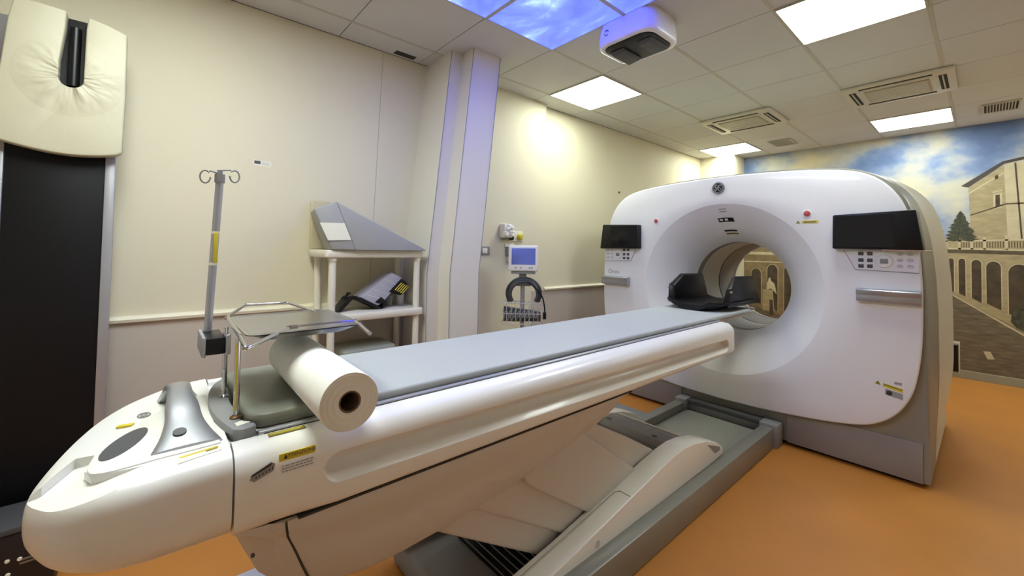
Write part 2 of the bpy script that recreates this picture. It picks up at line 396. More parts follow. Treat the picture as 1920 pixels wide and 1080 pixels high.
quad('arcade_cornice', M['stonedk'], [[(-.3, 1.36), (1.5, 1.32), (1.5, 1.36), (-.3, 1.40)]], .003)
quad('arcade_wall', M['stone'], [[(-.3, 1.37), (1.5, 1.33), (1.5, .3), (.25, .56), (-.25, .9), (-.3, .93)]], .0028)
def arch(x0, x1, zb0, zb1, zt):
    cx, r = (x0+x1)/2, (x1-x0)/2
    k_ = [(cx+r*math.cos(a), zt-1.25*r+1.25*r*math.sin(a)) for a in [PI*k/12 for k in range(13)]]
    return k_+[(x0, zb0), (x1, zb1)]
AR = [(-.275, -.235, .95, .93, 1.3), (-.2, -.15, .92, .89, 1.3), (-.105, -.035, .88, .83, 1.29), (0, .1, .83, .77, 1.275), (.15, .29, .74, .66, 1.25), (.36, .52, .62, .55, 1.22)]
quad('arch_surround', M['stonepale'], [arch(a-.007, b_+.007, c, d, e+.008) for a, b_, c, d, e in AR], .0034)
quad('arch_opening', M['archdk'], [arch(*a) for a in AR], .0044)
quad('bush', M['treem'], [[(.17, .75), (.16, .66), (.2, .6), (.27, .56), (.3, .7), (.25, .8), (.2, .79)]], .005)
quad('paving_slab', M['stonepale'], [[(-.03, .32), (.02, .325), (.05, .25), (.0, .24)]], .0034)
quad('paving_edge', M['stonepale'], [[(-.25, .905), (.25, .545), (.25, .52), (-.25, .89)]], .0036)
b = MB()
random.seed(3)
b.prism([(-.184, 1.49), (-.176, 1.49), (-.179, 1.83), (-.181, 1.83)], 'y', YM-.0045, YM-.004)
for k in range(46):
    f = k/45; z = 1.50+.31*f; hw = .125*(1-f)**.8+.012
    for s_ in (-1, 1):
        L = hw*random.uniform(.55, 1.05)
        x = -.18
        b.prism([(x, z), (x+s_*L*.5, z+.012), (x+s_*L, z-.004+random.uniform(-.01, .012)), (x+s_*L*.6, z-.012)], 'y', YM-.0045-.00002*k-.00001*s_, YM-.0036)
b.build('tree', M['treem'], mu, 0)
# the court front seen through the bore of the scanner
quad('court_front', M['courtst'], [[(-2.38, .6), (-2.38, 1.45), (-1.6, 1.45), (-1.6, .5), (-1.9, .45)]], .0024)
quad('court_cornice', M['stonepale'], [[(-2.38, 1.3), (-1.6, 1.3), (-1.6, 1.34), (-2.38, 1.34)], [(-2.38, 1.19), (-1.6, 1.19), (-1.6, 1.205), (-2.38, 1.205)]], .0034)
AC_ = [(-2.28, -2.15, .62, .58, 1.1), (-2.07, -1.94, .6, .5, 1.16), (-1.86, -1.73, .5, .5, 1.16)]
quad('court_arch_surround', M['stonepale'], [arch(a-.007, b_+.007, c, d, e+.008) for a, b_, c, d, e in AC_], .0034)
quad('court_arch', M['archdk'], [arch(*a) for a in AC_], .0044)
quad('statue_base', M['stone'], [[(-2.13, .5), (-2.13, .8), (-2.0, .8), (-1.98, .5)]], .0054)
quad('statue_niche', M['roofm'], [[(-2.04, .45), (-2.04, .66), (-2.0, .66), (-1.99, .45)]], .006)
quad('statue', M['stonepale'], [[(-2.07, .8), (-2.075, .87), (-2.06, .92), (-2.05, .97), (-2.03, .975), (-2.02, .93), (-1.98, .89), (-1.965, .83), (-1.95, .74), (-1.98, .78), (-2.02, .82)]], .006)

# ------------------------------------------------------------------ the scanner
XA, YG, ZA = -1.335, 3.30, 1.055
ga = thing('ct_scanner', 'big white ring shaped CT scanner with two black displays and a round tunnel', 'CT scanner', (XA, 4.0, 0))
def catmull2(P, n=8):
    return [(v.x, v.y) for v in smoothpath([(a, b, 0) for a, b in P], n)]
S_ = YG/3.42
HALF = [(0, 1.935), (.25, 1.931), (.55, 1.914), (.75, 1.889), (.86, 1.858), (.94, 1.81), (1.01, 1.735), (1.065, 1.625), (1.115, 1.43), (1.135, 1.2), (1.138, 1.0),
        (1.133, .8), (1.118, .64), (1.09, .5), (1.03, .375), (.94, .285), (.82, .235), (.6, .2), (.3, .175), (0, .165)]
HALF = catmull2([(x*S_, 1.33+(z-1.33)*S_) for x, z in HALF])
SHELL = [(0, 1.93), (.3, 1.926), (.55, 1.91), (.74, 1.885), (.85, 1.85), (.94, 1.79), (1.01, 1.705), (1.055, 1.60), (1.09, 1.43), (1.112, 1.2), (1.12, 1.0),
         (1.122, .8), (1.122, .6), (1.12, .3)]
SHELL = catmull2(SHELL)+[(1.118, .03), (.6, .03), (0, .03)]
NA = 224
ANG = [2*PI*k/NA for k in range(NA)]
ca_ = math.atan2(.03-ZA, 1.118)
ANG = sorted(ANG+[ca_ % (2*PI), (PI-ca_) % (2*PI)])
def radial(half):
    # radius of the outline about (0, ZA) for each angle
    full = half+[(-x, z) for x, z in half[::-1]]
    out = []
    for a in ANG:
        dx, dz = math.cos(a), math.sin(a); best = 0
        for (xa, za), (xb, zb) in zip(full, full[1:]+full[:1]):
            za -= ZA; zb -= ZA
            ex, ez = xb-xa, zb-za
            det = dx*(-ez)+ex*dz
            if abs(det) < 1e-12: continue
            t_ = (xa*(-ez)+ex*za)/det; s__ = (dx*za-dz*xa)/det
            if -1e-6 <= s__ <= 1+1e-6 and t_ > best: best = t_
        out.append(best)
    return out
RF, RS = radial(HALF), radial(SHELL)
def ring(y, R, sx=1, sz=1, dz=0, add=0):
    out = []
    for a, r in zip(ANG, R):
        r = r+add
        z = ZA+r*math.sin(a)*sz+dz
        out.append((XA+r*math.cos(a)*sx, y, z))
    return out
def ringf(y, R, sx, szt):
    # the shell: widths swell, the foot keeps standing at the floor
    out = []
    for a, r in zip(ANG, R):
        x, z = r*math.cos(a), ZA+r*math.sin(a)
        k = min(1, max(0, (z-.03)/.6))
        k = k*k*(3-2*k)
        if z > ZA: z = ZA+(z-ZA)*szt
        out.append((XA+x*(1+(sx-1)*k), y, z))
    return out
circ = lambda y, r: [(XA+r*math.cos(a), y, ZA+r*math.sin(a)) for a in ANG]
CONE = [(.648, 0), (.646, .0008), (.642, .003), (.62, .017), (.58, .045), (.54, .078), (.5, .118), (.46, .165), (.43, .208), (.405, .25), (.385, .292), (.37, .33), (.362, .36)]
def cone_y(r):
    for (r0, d0), (r1, d1) in zip(CONE, CONE[1:]):
        if r1 <= r <= r0: return YG+d0+(d1-d0)*(r0-r)/(r0-r1)
    return YG
rings = [circ(YG+d, r) for r, d in CONE[::-1]]
mix = lambda t: [(.648*(1-t)+r*t) for r in RF]
for t_ in (.33, .66): rings.append(ring(YG, mix(t_)))
rings += [ring(YG, RF, add=-.012), ring(YG+.001, RF, add=-.006), ring(YG+.005, RF, add=-.0015), ring(YG+.012, RF), ring(YG+.05, RF, add=-.002)]
MB().loft(rings, cap=False).build('front_cover', M['white'], ga, 40)
MB().loft([circ(YG+.047, .64)]+[ringf(YG+.047, RS, .985, .992), ringf(YG+.052, RS, .99, .996), ringf(YG+.07, RS, .995, 1.0), ringf(YG+.2, RS, 1.0, 1.012), ringf(YG+.42, RS, 1.01, 1.02)], cap=False).build('silver_side_cover', M['silver'], ga, 40)
MB().loft([ringf(YG+.423, RS, 1.008, 1.018), ringf(YG+.424, RS, 1.014, 1.026), ringf(YG+.6, RS, 1.035, 1.035), ringf(YG+.9, RS, 1.053, 1.035), ringf(YG+1.15, RS, 1.045, 1.0), ringf(YG+1.38, RS, 1.0, .95), ringf(YG+1.43, RS, .97, .93), circ(YG+1.43, .55), circ(YG+1.36, .42), circ(YG+1.3, .375)], cap=False).build('rear_cover', M['cream'], ga, 40)
bl = MB().loft([circ(YG+.36, .362), circ(YG+.375, .366), circ(YG+.44, .366), circ(YG+.445, .36)], cap=False).build('bore_front_ring', M['silver'], ga, 40)
MB().loft([circ(YG+.446, .36), circ(YG+.82, .36)], cap=False).build('bore_liner', M['cream'], ga, 60)
MB().loft([circ(YG+.82, .36), circ(YG+.822, .368), circ(YG+.838, .368), circ(YG+.84, .36)], cap=False).build('bore_seam', M['dgrey'], ga, 60)
MB().loft([circ(YG+.84, .36), circ(YG+1.2, .36)], cap=False).build('bore_rear_liner', M['plinth'], ga, 60)
MB().loft([circ(YG+1.2, .36), circ(YG+1.2, .352), circ(YG+1.23, .354), circ(YG+1.3, .376)], cap=False).build('bore_rear_ring', M['tablew'], ga, 60)
# plinth, feet and the seams of the lower front
MB().box(XA-1.08, XA-.33, YG+.03, YG+.06, .025, .235, .004).build('plinth_front', M['plinth'], ga)
MB().box(XA+.42, XA+1.09, YG+.036, YG+.06, .025, .25, .004).build('plinth_front', M['plinth'], ga)
b = MB().box(XA-1.06, XA+1.06, YG+.09, YG+1.36, 0, .04)
b.build('foot', M['black'], ga, 0)
# displays
def display(sg):
    X = lambda d: XA+sg*d
    dz = 0 if sg > 0 else -.014
    P = [(X(.695), 1.362+dz), (X(1.108), 1.358+dz), (X(1.078), 1.588+dz), (X(.697), 1.575+dz)]
    d = MB().prism(P, 'y', YG-.055, YG+.09, .008, 2).build('display', M['black'], ga)
    MB().prism([(X(.706), 1.374+dz), (X(.985), 1.373+dz), (X(.985), 1.572+dz), (X(.708), 1.566+dz)], 'y', YG-.0575, YG-.054, .0008, 1).build('screen', M['glass'], d)
    MB().tube([(X(.93), YG-.05, 1.357), (X(1.108), YG-.05, 1.354), (X(1.118), YG+.03, 1.354), (X(1.125), YG+.1, 1.355)], .005, 8).build('edge_strip', M['chrome'], d)
    # control panel
    cp = MB().prism([(X(.745), 1.355), (X(.80), 1.236), (X(1.083), 1.226), (X(1.09), 1.355)], 'y', YG-.004, YG+.01, .002, 1).build('control_panel', M['white'], ga)
    b = MB()
    for a, c in (((.745, 1.355), (.80, 1.236)), ((.80, 1.236), (1.083, 1.226))):
        b.tube([(X(a[0]), YG-.002, a[1]), (X(c[0]), YG-.002, c[1])], .0026, 6)
    b.build('panel_seam', M['greyink'], cp)
    for i in range(2):
        for j in range(3):
            x, z = .815+i*.042, 1.345-j*.036-(j > 0)*.004
            MB().box(min(X(x), X(x+.026)), max(X(x), X(x+.026)), YG-.009, YG-.003, z-.022, z, .006, 2).build('key', M['dgrey'], cp)
    dl = MB().lathe([(.0, -.012), (.036, -.012), (.04, -.008), (.04, -.003)], (X(.935), YG, 1.29), (0, 1, 0), 28).build('dial_ring', M['tablew'], cp)
    MB().box(X(.935)-.018, X(.935)+.018, YG-.016, YG-.011, 1.276, 1.304, .006, 2).build('dial_key', M['grey'], dl)
    b = MB()
    for i in range(2):
        for j in range(3):
            cx, cz = X(1.005+i*.043), 1.334-j*.036
            b.tube([(cx+.012*math.cos(a), YG-.0045, cz+.009*math.sin(a)) for a in [2*PI*k/14 for k in range(15)]], .0012, 5)
            b.box(cx-.004, cx+.004, YG-.0055, YG-.0035, cz-.003, cz+.003)
    b.build('key_markings', M['greyink'], cp)
    # handle
    h0, h1 = sorted((X(.808), X(1.096)))
    hz = 1.08 if sg > 0 else 1.045
    prof = [(-.045, .005), (-.052, .035), (-.04, .042), (.0, .044), (.0, -.038), (-.03, -.038), (-.046, -.03)]
    MB().prism([(YG+a+.0, hz+b_) for a, b_ in prof], 'x', h0, h1, .006, 2).build('grab_handle', M['satin'], ga)
display(1); display(-1)
# buttons, badge, stickers
for sg, z, r in ((1, 1.597, .019), (-1, 1.592, .017)):
    c = (XA+sg*.55, YG, z)
    k = MB().lathe([(r*1.25, .001), (r*1.25, -.003), (r, -.004)], c, (0, 1, 0), 24, True).build('button_ring', M['wlabel'], ga)
    MB().lathe([(r, -.002), (r*.96, -.008), (r*.7, -.01), (0.001, -.0105)], c, (0, 1, 0), 24).build('stop_button', M['red'], k)
bc = Vector((XA-.027, YG, 1.826)); R0 = .047
bd = MB().lathe([(R0, .001), (R0, -.005), (R0-.004, -.006), (0.001, -.006)], bc, (0, 1, 0), 40).build('badge', M['black'], ga)
b = MB()
for r, th in ((R0-.004, .0028), (R0-.0135, .0016)):
    b.tube([bc+Vector((r*math.cos(a), -.0065, r*math.sin(a))) for a in [2*PI*k/36 for k in range(37)]], th, 6)
def stroke(P, r=.0026): b.tube([bc+Vector((x*.0245, -.0068, z*.0245)) for x, z, _ in smoothpath([(p[0], p[1], 0) for p in P], 5)], r, 6)
stroke([(-.15, .6), (-.45, .85), (-.85, .6), (-.75, .15), (-.3, .2), (-.1, .45)]); stroke([(-.1, .45), (-.3, -.1), (-.45, -.6), (-.8, -.75), (-.95, -.45), (-.55, -.2), (-.1, -.05)])
stroke([(.75, .55), (.55, .85), (.2, .7), (.25, .25), (.6, .1)]); stroke([(.6, .1), (.15, -.05), (.05, -.5), (.35, -.8), (.75, -.6), (.9, -.2)])
for a0 in (.5, 2.1, 3.65, 5.2):
    rr = R0-.0088
    b.tube([bc+Vector((rr*math.cos(a), -.0066, rr*math.sin(a))) for a in [a0+.09*k for k in range(8)]], .0016, 5)
b.build('badge_lettering', M['greyink'], bd)
lettering('Omni', .055, 'lettering', M['greyink'], ga, frame((XA-.985, YG-.001, 1.128), (1, 0, 0), (0, 0, 1)))
def sticker(name, m, x0, x1, z0, z1, d=.001, parent=None):
    return MB().box(x0, x1, YG-d, YG+.001, z0, z1).build(name, m, parent or ga, 0)
s1 = sticker('warning_label', M['yellow'], XA+.52, XA+.612, 1.531, 1.55, .0012)
MB().prism([(XA+.485, 1.531), (XA+.512, 1.531), (XA+.498, 1.552)], 'y', YG-.0014, YG).build('warning_triangle', M['olive'], ga, 0)
MB().box(XA+.53, XA+.6, YG-.0018, YG, 1.535, 1.546).build('label_print', M['olive'], s1, 0)
s2 = MB().prism([(XA+.925, .566), (XA+1.012, .55), (XA+1.012, .528), (XA+.925, .545)], 'y', YG-.0012, YG).build('warning_label', M['yellow'], ga, 0)
MB().prism([(XA+.93, .563), (XA+1.008, .548), (XA+1.008, .541), (XA+.93, .555)], 'y', YG-.0018, YG).build('label_print', M['olive'], s2, 0)
MB().prism([(XA+.888, .555), (XA+.915, .55), (XA+.904, .575)], 'y', YG-.0014, YG).build('warning_triangle', M['olive'], ga, 0)
s3 = MB().prism([(XA+.935, .535), (XA+1.012, .522), (XA+1.012, .487), (XA+.935, .5)], 'y', YG-.001, YG).build('notice_label', M['greyink'], ga, 0)
MB().lathe([(.014, .001), (.014, -.0018), (.0, -.0018)], (XA+.953, YG, .513), (0, 1, 0), 20).build('notice_symbol', M['ink'], s3)
sticker('small_label', M['greyink'], XA+.975, XA+1.008, .57, .585)
# markings that follow the flared mouth of the tunnel
def on_cone(name, m, r0, r1, x0, x1, off=.0025, parent=None):
    b = MB(); n = 8; A, B = [], []
    for k in range(n+1):
        x = x0+(x1-x0)*k/n
        A.append((x, r0)); B.append((x, r1))
    rows = []
    for r in (r1, (r0+r1)/2, r0):
        row = []
        for k in range(n+1):
            x = x0+(x1-x0)*k/n; z = math.sqrt(r*r-x*x)
            row.append((XA+x, cone_y(r)-off, ZA+z-off*.4))
        rows.append(row)
    return b.loft(rows, cap=False, closed=False).build(name, m, parent or ga, 60)
on_cone('small_print', M['greyink'], .612, .606, -.035, .02); on_cone('small_print', M['greyink'], .594, .586, -.035, .02)
ds = on_cone('status_display', M['black'], .545, .515, -.06, .055)
on_cone('status_light', M['wlabel'], .539, .524, -.05, -.025, .004, ds); on_cone('status_light', M['wlabel'], .539, .524, -.012, .012, .004, ds)
on_cone('laser_window', M['black'], .455, .443, -.05, .045)
on_cone('warning_label', M['olive'], .432, .421, -.048, .045)
# side outlet box
k = MB().box(-.185, -.13, 4.3, 4.42, .5, .71, .004).build('side_box', M['cream'], ga)
MB().box(-.183, -.135, 4.294, 4.302, .512, .698).build('side_box_opening', M['black'], k, 0)

# ------------------------------------------------------------------ floor track
tr = thing('floor_track', 'grey metal floor track running from the table base to the scanner', 'floor track', (-1.3, 2.2, 0))
MB().box(-1.035, -.957, .95, 3.215, 0, .14, .008).build('side_rail', M['silver'], tr)
MB().box(-1.66, -1.585, .95, 3.215, 0, .13, .008).build('side_rail', M['silver'], tr)
MB().box(-1.585, -1.035, .95, 3.25, .0, .07).build('track_plate', M['ribs'], tr, 0)
b = MB()
for k in range(52): b.box(-1.58, -1.04, 2.2+k*.02, 2.2+k*.02+.01, .069, .0715)
b.build('track_ribs', M['ribs'], tr, 0)
for x0, x1 in ((-1.05, -.935), (-1.665, -1.575)): MB().box(x0, x1, 3.215, 3.33, 0, .155, .008).build('end_block', M['grey'], tr)
MB().box(-1.575, -1.05, 3.27, 3.33, .06, .12, .004).build('end_stop', M['grey'], tr)
MB().box(-1.575, -1.05, 3.25, 3.33, .12, .15, .004).build('end_stop_lip', M['dgrey'], tr)
MB().box(-2.35, -1.665, 2.5, 3.06, 0, .012, .003).build('side_plate', M['grey'], tr)

# ------------------------------------------------------------------ patient table
ta = thing('patient_table', 'long white patient table with grooved side pointing into the scanner', 'scanner table', (XA, 1.4, 0))
def section(y, hw, zt, zb, groove, gz, xc=XA, er=.05):
    # half profile (dx, z), top centre to bottom centre
    h = [(0, zt-.014), (.24, zt-.014), (.247, zt-.012), (.252, zt-.002), (.26, zt), (hw-.062, zt), (hw-.035, zt-.004), (hw-.016, zt-.015), (hw-.004, zt-.032), (hw, zt-.048)]
    wv_ = max(.04, groove); gd = .042*min(1, groove*1.6)
    P = lambda dz: gz-.004+(dz+.004)*wv_
    h += [(hw, P(.031)), (hw-gd*.15, P(.025)), (hw-gd*.6, P(.017)), (hw-gd*.93, P(.007)), (hw-gd, P(-.003)), (hw-gd*.9, P(-.013)), (hw-gd*.5, P(-.026)), (hw-gd*.12, P(-.037)), (hw, P(-.042))]
    q = 1 if y < .22 else max(.38, 1-(y-.22)*5)
    h += [(hw, zb+.036*q), (hw-.004*q, zb+.02*q), (hw-.014*q, zb+.008*q), (hw-.03*q, zb+.001), (hw-.05*q, zb), (0, zb)]
    return [(xc+x, y, z) for x, z in h]+[(xc-x, y, z) for x, z in h[-2:0:-1]]
G0, G1 = .31, 2.58
def groove_amt(y):
    if y <= G0 or y >= G1: return 0
    d = min(y-G0, G1-y)
    return min(1, math.sqrt(max(0, 1-(1-min(1, d/.04))**2)))
gzf = lambda y: .817-(y-.3)*.014
ys = [.137]+[.2, .28, .305]+[G0+.04*(1-math.cos(a*PI/2/6)) for a in range(1, 7)]+[.5+.1*k for k in range(20)]+[G1-.04*(1-math.cos(a*PI/2/6)) for a in range(6, -1, -1)]+[2.6, 2.64]
ys = sorted(set(ys+[.24, .27, .34]))
rings = [section(y, .333, .9, .725, groove_amt(y), gzf(y)) for y in ys]
for y, d in ((2.67, .004), (2.69, .012), (2.7, .024)): rings.append(section(y, .333-d, .9-d*.6, .725+d*.8, 0, gzf(2.58)))
MB().loft(rings).build('table_housing', M['tablew'], ta, 38)
# the foot end: rounded nose
def nose_ring(y, xl, xr, zt, zb, r):
    P = []
    rb = min(r*1.5, (zt-zb)*.5); rt = min(r, (zt-zb)*.45)
    for cx, cz, a, q in ((xr-rt, zt-rt, 0, rt), (xl+rt, zt-rt, PI/2, rt), (xl+rb, zb+rb, PI, rb), (xr-rb, zb+rb, 1.5*PI, rb)):
        for k in range(9): P.append((cx+q*math.cos(a+PI/2*k/8), y, cz+q*math.sin(a+PI/2*k/8)))
    return P
NS = [(.133, -1.667, -1.002, .9, .725, .04), (.06, -1.642, -1.0, .9, .727, .04), (0, -1.585, -.994, .9, .731, .042), (-.05, -1.52, -.998, .899, .736, .044), (-.09, -1.44, -1.012, .896, .743, .046),
      (-.12, -1.345, -1.035, .891, .751, .048), (-.142, -1.26, -1.07, .882, .762, .05), (-.157, -1.2, -1.1, .868, .776, .042), (-.163, -1.17, -1.12, .852, .792, .026)]
# refine along y
def lerp(a, b, t): return tuple(p+(q-p)*t for p, q in zip(a, b))
NS2 = []
for i in range(len(NS)-1):
    for k in range(4): 
        a, b_, c, d = NS[max(i-1, 0)], NS[i], NS[i+1], NS[min(i+2, len(NS)-1)]
        t_ = k/4
        NS2.append(tuple(.5*(2*q+(r-p)*t_+(2*p-5*q+4*r-s)*t_*t_+(3*q-p-3*r+s)*t_**3) for p, q, r, s in zip(a, b_, c, d)))
NS2.append(NS[-1])
no = MB().loft([nose_ring(*n) for n in NS2]).build('end_cover', M['tablew'], ta, 40)
def carve(o, cutter):
    # cut a recess for good: boolean, then keep the result as plain mesh
    md_ = o.modifiers.new('cut', 'BOOLEAN'); md_.object = cutter; md_.operation = 'DIFFERENCE'; md_.solver = 'EXACT'
    me = bpy.data.meshes.new_from_object(o.evaluated_get(bpy.context.evaluated_depsgraph_get()))
    o.modifiers.clear(); o.data = me; me.set_sharp_from_angle(angle=math.radians(35))
    bpy.data.objects.remove(cutter)
cut_lo = [(-1.13, -.26), (-1.133, -.143), (-1.203, -.108), (-1.19, -.08), (-1.12, -.088), (-1.08, -.075), (-1.07, -.02), (-1.07, .03), (-.9, .03), (-.9, -.26)]
cz_ = lambda y: .881+.26*(y+.08)
cutter = MB().hexa([(x, y, cz_(y)) for x, y in cut_lo], [(x, y, 1.0) for x, y in cut_lo]).build('cutter', M['tablew'], None, 0)
bpy.context.view_layer.update()
carve(no, cutter)
def slab(P, z0, z1, bev=.004): return MB().prism(P, 'z', z0, z1, bev, 2)
slab(catmull2([(-1.085, .12), (-1.08, .02), (-1.075, -.06), (-1.1, -.083), (-1.16, -.08), (-1.23, -.056), (-1.31, -.018), (-1.37, .012), (-1.43, .06), (-1.46, .12)], 4), .885, .9035, .003).build('raised_top', M['tablew'], no)
slab([(-1.203+.068*math.cos(a)-.030*math.sin(a), -.036-.0335*math.cos(a)-.014*math.sin(a)) for a in [2*PI*k/30 for k in range(30)]], .9025, .9045, .0).build('oval_pad', M['dgrey'], no)
# silver bridge handle
HP = [(-1.475, .898, .06, .045), (-1.452, .915, .057, .038), (-1.425, .942, .055, .028), (-1.39, .96, .055, .026), (-1.34, .968, .056, .024), (-1.29, .964, .057, .025), (-1.24, .95, .059, .031), (-1.19, .932, .061, .034), (-1.145, .917, .063, .044), (-1.112, .906, .064, .056), (-1.1, .902, .064, .06)]
HP2 = []
for i in range(len(HP)-1):
    for k in range(4):
        a, b_, c, d = HP[max(i-1, 0)], HP[i], HP[i+1], HP[min(i+2, len(HP)-1)]; t_ = k/4
        HP2.append(tuple(.5*(2*q+(r-p)*t_+(2*p-5*q+4*r-s)*t_*t_+(3*q-p-3*r+s)*t_**3) for p, q, r, s in zip(a, b_, c, d)))
HP2.append(HP[-1])
rings = []
for x, z, yc, hw in HP2:
    top = [(x, yc+hw*math.cos(a), z+.007*math.sin(a)) for a in [PI*k/10 for k in range(11)]]
    bot = [(x, yc+hw*.96*math.cos(a), z-.011+.004*math.sin(a)) for a in [PI+PI*k/6 for k in range(7)]]
    rings.append(top+bot)
hb = MB().loft(rings).build('bridge_handle', M['satin'], ta, 50)
MB().lathe([(.012, -.004), (.012, .0055), (.0, .0055)], (-1.143, .052, .9205), (.33, 0, 1), 20).build('handle_button', M['dgrey'], hb)
for P, n_ in (((-1.375, -.008), 'key_symbol'),):
    b = MB(); b.tube([(P[0]+.016*math.cos(a), P[1]+.012*math.sin(a), .902) for a in [2*PI*k/20 for k in range(21)]], .0016, 5)
    b.tube([(P[0]+.008*math.cos(a), P[1]+.006*math.sin(a), .902) for a in [2*PI*k/12 for k in range(13)]], .0014, 5)
    b.build(n_, M['greyink'], no)
slab([(-1.33, -.05), (-1.318, -.056), (-1.312, -.03), (-1.324, -.024)], .9, .9042, 0).build('yellow_sticker', M['yellow'], no)
k = slab([(-1.068, .045), (-1.034, .046), (-1.05, .118), (-1.078, .117)], .899, .9012, 0).build('instruction_label', M['wlabel'], no)
slab([(-1.064, .05), (-1.056, .05), (-1.068, .114), (-1.075, .114)], .9012, .9015, 0).build('label_print', M['yellow'], k)
slab([(-1.063, .092), (-1.057, .092), (-1.061, .112), (-1.068, .112)], .9015, .9018, 0).build('label_print', M['olive'], k)
# bracket across the table that carries tray and pole
BR = catmull2([(-1.545, .17), (-1.50, .146), (-1.438, .128), (-1.365, .119), (-1.28, .1165), (-1.197, .124), (-1.10, .143)], 5)+[(-1.088, .16), (-1.095, .187), (-1.117, .187), (-1.13, .166), (-1.3, .160), (-1.48, .165), (-1.53, .174)]
br = slab(BR, .893, .918, .007).build('accessory_bracket', M['grey'], ta)
slab([(-1.136, .150), (-1.113, .152), (-1.122, .18), (-1.143, .165)], .918, .9188, 0).build('bracket_label', M['wlabel'], br)
# rails and cradle
for sx in (-1, 1):
    MB().box(XA+sx*.243-.009, XA+sx*.243+.009, .19, 2.66, .886, .905, .003).build('guide_rail', M['alu'], ta)
MB().box(XA-.253, XA-.25, .2, 2.66, .89, .9005).box(XA+.25, XA+.253, .2, 2.66, .89, .9005).build('rail_gap', M['gap'], ta, 0)
cr_ = []
for y, hw, z0, z1 in ((.19, .225, .884, .898), (3.05, .225, .86, .898), (3.25, .215, .857, .898), (3.4, .2, .855, .9), (3.52, .16, .87, .9), (3.58, .12, .885, .898)):
    cr_.append([(XA-hw, y, z1), (XA-hw*.85, y, z0+.008), (XA-hw*.6, y, z0), (XA+hw*.6, y, z0), (XA+hw*.85, y, z0+.008), (XA+hw, y, z1)])
MB().loft(cr_).build('cradle', M['beige'], ta, 30)
# stickers on the side
sd = XA+.333
k = MB().box(sd-.001, sd+.0012, .215, .288, .862, .878).build('warning_label', M['yellow'], ta, 0)
MB().prism([(.224, .866), (.231, .866), (.2275, .875)], 'x', sd+.0012, sd+.0016).build('warning_triangle', M['ink'], k, 0)
lettering('ATTENZIONE', .0105, 'label_lettering', M['ink'], k, frame((sd+.0014, .257, .8705), (0, 1, 0), (0, 0, 1)), .0002)
b = MB()
for j in range(3):
    y = .222
    while y < .282:
        L = random.uniform(.003, .009); b.box(sd-.001, sd+.0012, y, min(y+L, .284), .850-j*.006, .852-j*.006); y += L+.002
b.build('small_print', M['greyink'], ta, 0)
k = MB().prism([(.165, .852), (.162, .842), (.17, .836), (.205, .848), (.208, .862), (.2, .868)], 'x', sd-.001, sd+.0012).build('load_pictogram', M['greyink'], ta, 0)
b = MB().prism([(.166, .852), (.164, .847), (.2, .861), (.202, .866)], 'x', sd+.0012, sd+.0016)
for j in range(6): b.prism([(.172+j*.006, .842+j*.002), (.175+j*.006, .843+j*.002), (.173+j*.006, .849+j*.002)], 'x', sd+.0012, sd+.0016)
b.build('pictogram_lines', M['ink'], k, 0)
k = slab([(-1.072, .205), (-1.055, .205), (-1.055, .282), (-1.072, .282)], .9, .9009, 0).build('yellow_top_label', M['olive'], ta)
slab([(-1.066, .21), (-1.062, .21), (-1.062, .277), (-1.066, .277)], .9009, .9013, 0).build('label_print', M['yellow'], k)
# lower hull
HULL = []
def hull_ring(y, zb, k=1, wt=.322):
    zt = .719
    h = [(0, zt), (wt*k, zt), (wt*k, zt-.012), (wt*k-.004, zt-.05*(zt-zb)/.25), (wt*k-.02, zt-.075*(zt-zb)/.25), (wt*k-.03, zt-.5*(zt-zb)), (wt*k-.045, zb+.03*(zt-zb)/.25), (wt*k-.07, zb+.008*(zt-zb)/.25), (wt*k-.11, zb), (0, zb)]
    h = [(max(0.0, x), z) for x, z in h]
    return [(XA+x, y, z) for x, z in h]+[(XA-x, y, z) for x, z in h[-2:0:-1]]
for y, zb, k in ((.205, .66, .93), (.215, .62, .96), (.24, .57, .985), (.29, .52, .995), (.36, .485, 1), (.45, .468, 1), (.55, .467, 1), (.7, .475, 1), (.85, .49, 1), (1.05, .523, 1), (1.25, .565, 1), (1.4, .6, 1), (1.52, .635, .985), (1.58, .665, .96), (1.61, .69, .93)):
    HULL.append(hull_ring(y, zb, k))
hu = MB().loft(HULL).build('lower_cover', M['beige'], ta, 50)
MB().loft([hull_ring(y, zb, k, .318) for y, zb, k in ((.15, .69, .9), (.17, .64, .93), (.2, .575, .95), (.26, .51, .96), (.33, .47, .96))]).build('lower_cover_end', M['beige'], ta, 50)
MB().box(XA-.325, XA+.325, .26, 1.58, .7185, .7235).build('hull_gap', M['gap'], ta, 0)
HT = ((.205, .66, .93), (.215, .62, .96), (.24, .57, .985), (.29, .52, .995), (.36, .485, 1), (.45, .468, 1))
def hull_at(y):
    for a, c in zip(HT, HT[1:]):
        if a[0] <= y <= c[0]:
            t_ = (y-a[0])/(c[0]-a[0]); return hull_ring(y, a[1]+(c[1]-a[1])*t_, a[2]+(c[2]-a[2])*t_)
sr = [hull_at(y)[k_] for k_, y in zip(range(1, 9), (.237, .238, .241, .246, .262, .30, .33, .37))]
MB().tube(smoothpath(sr, 4), .0026, 6).build('cover_seam', M['gap'], ta, 60)
MB().lathe([(.004, -.003), (.004, .002), (0, .002)], (XA+.286, .18, .655), (1, 0, 0), 10).build('screw', M['dgrey'], ta)
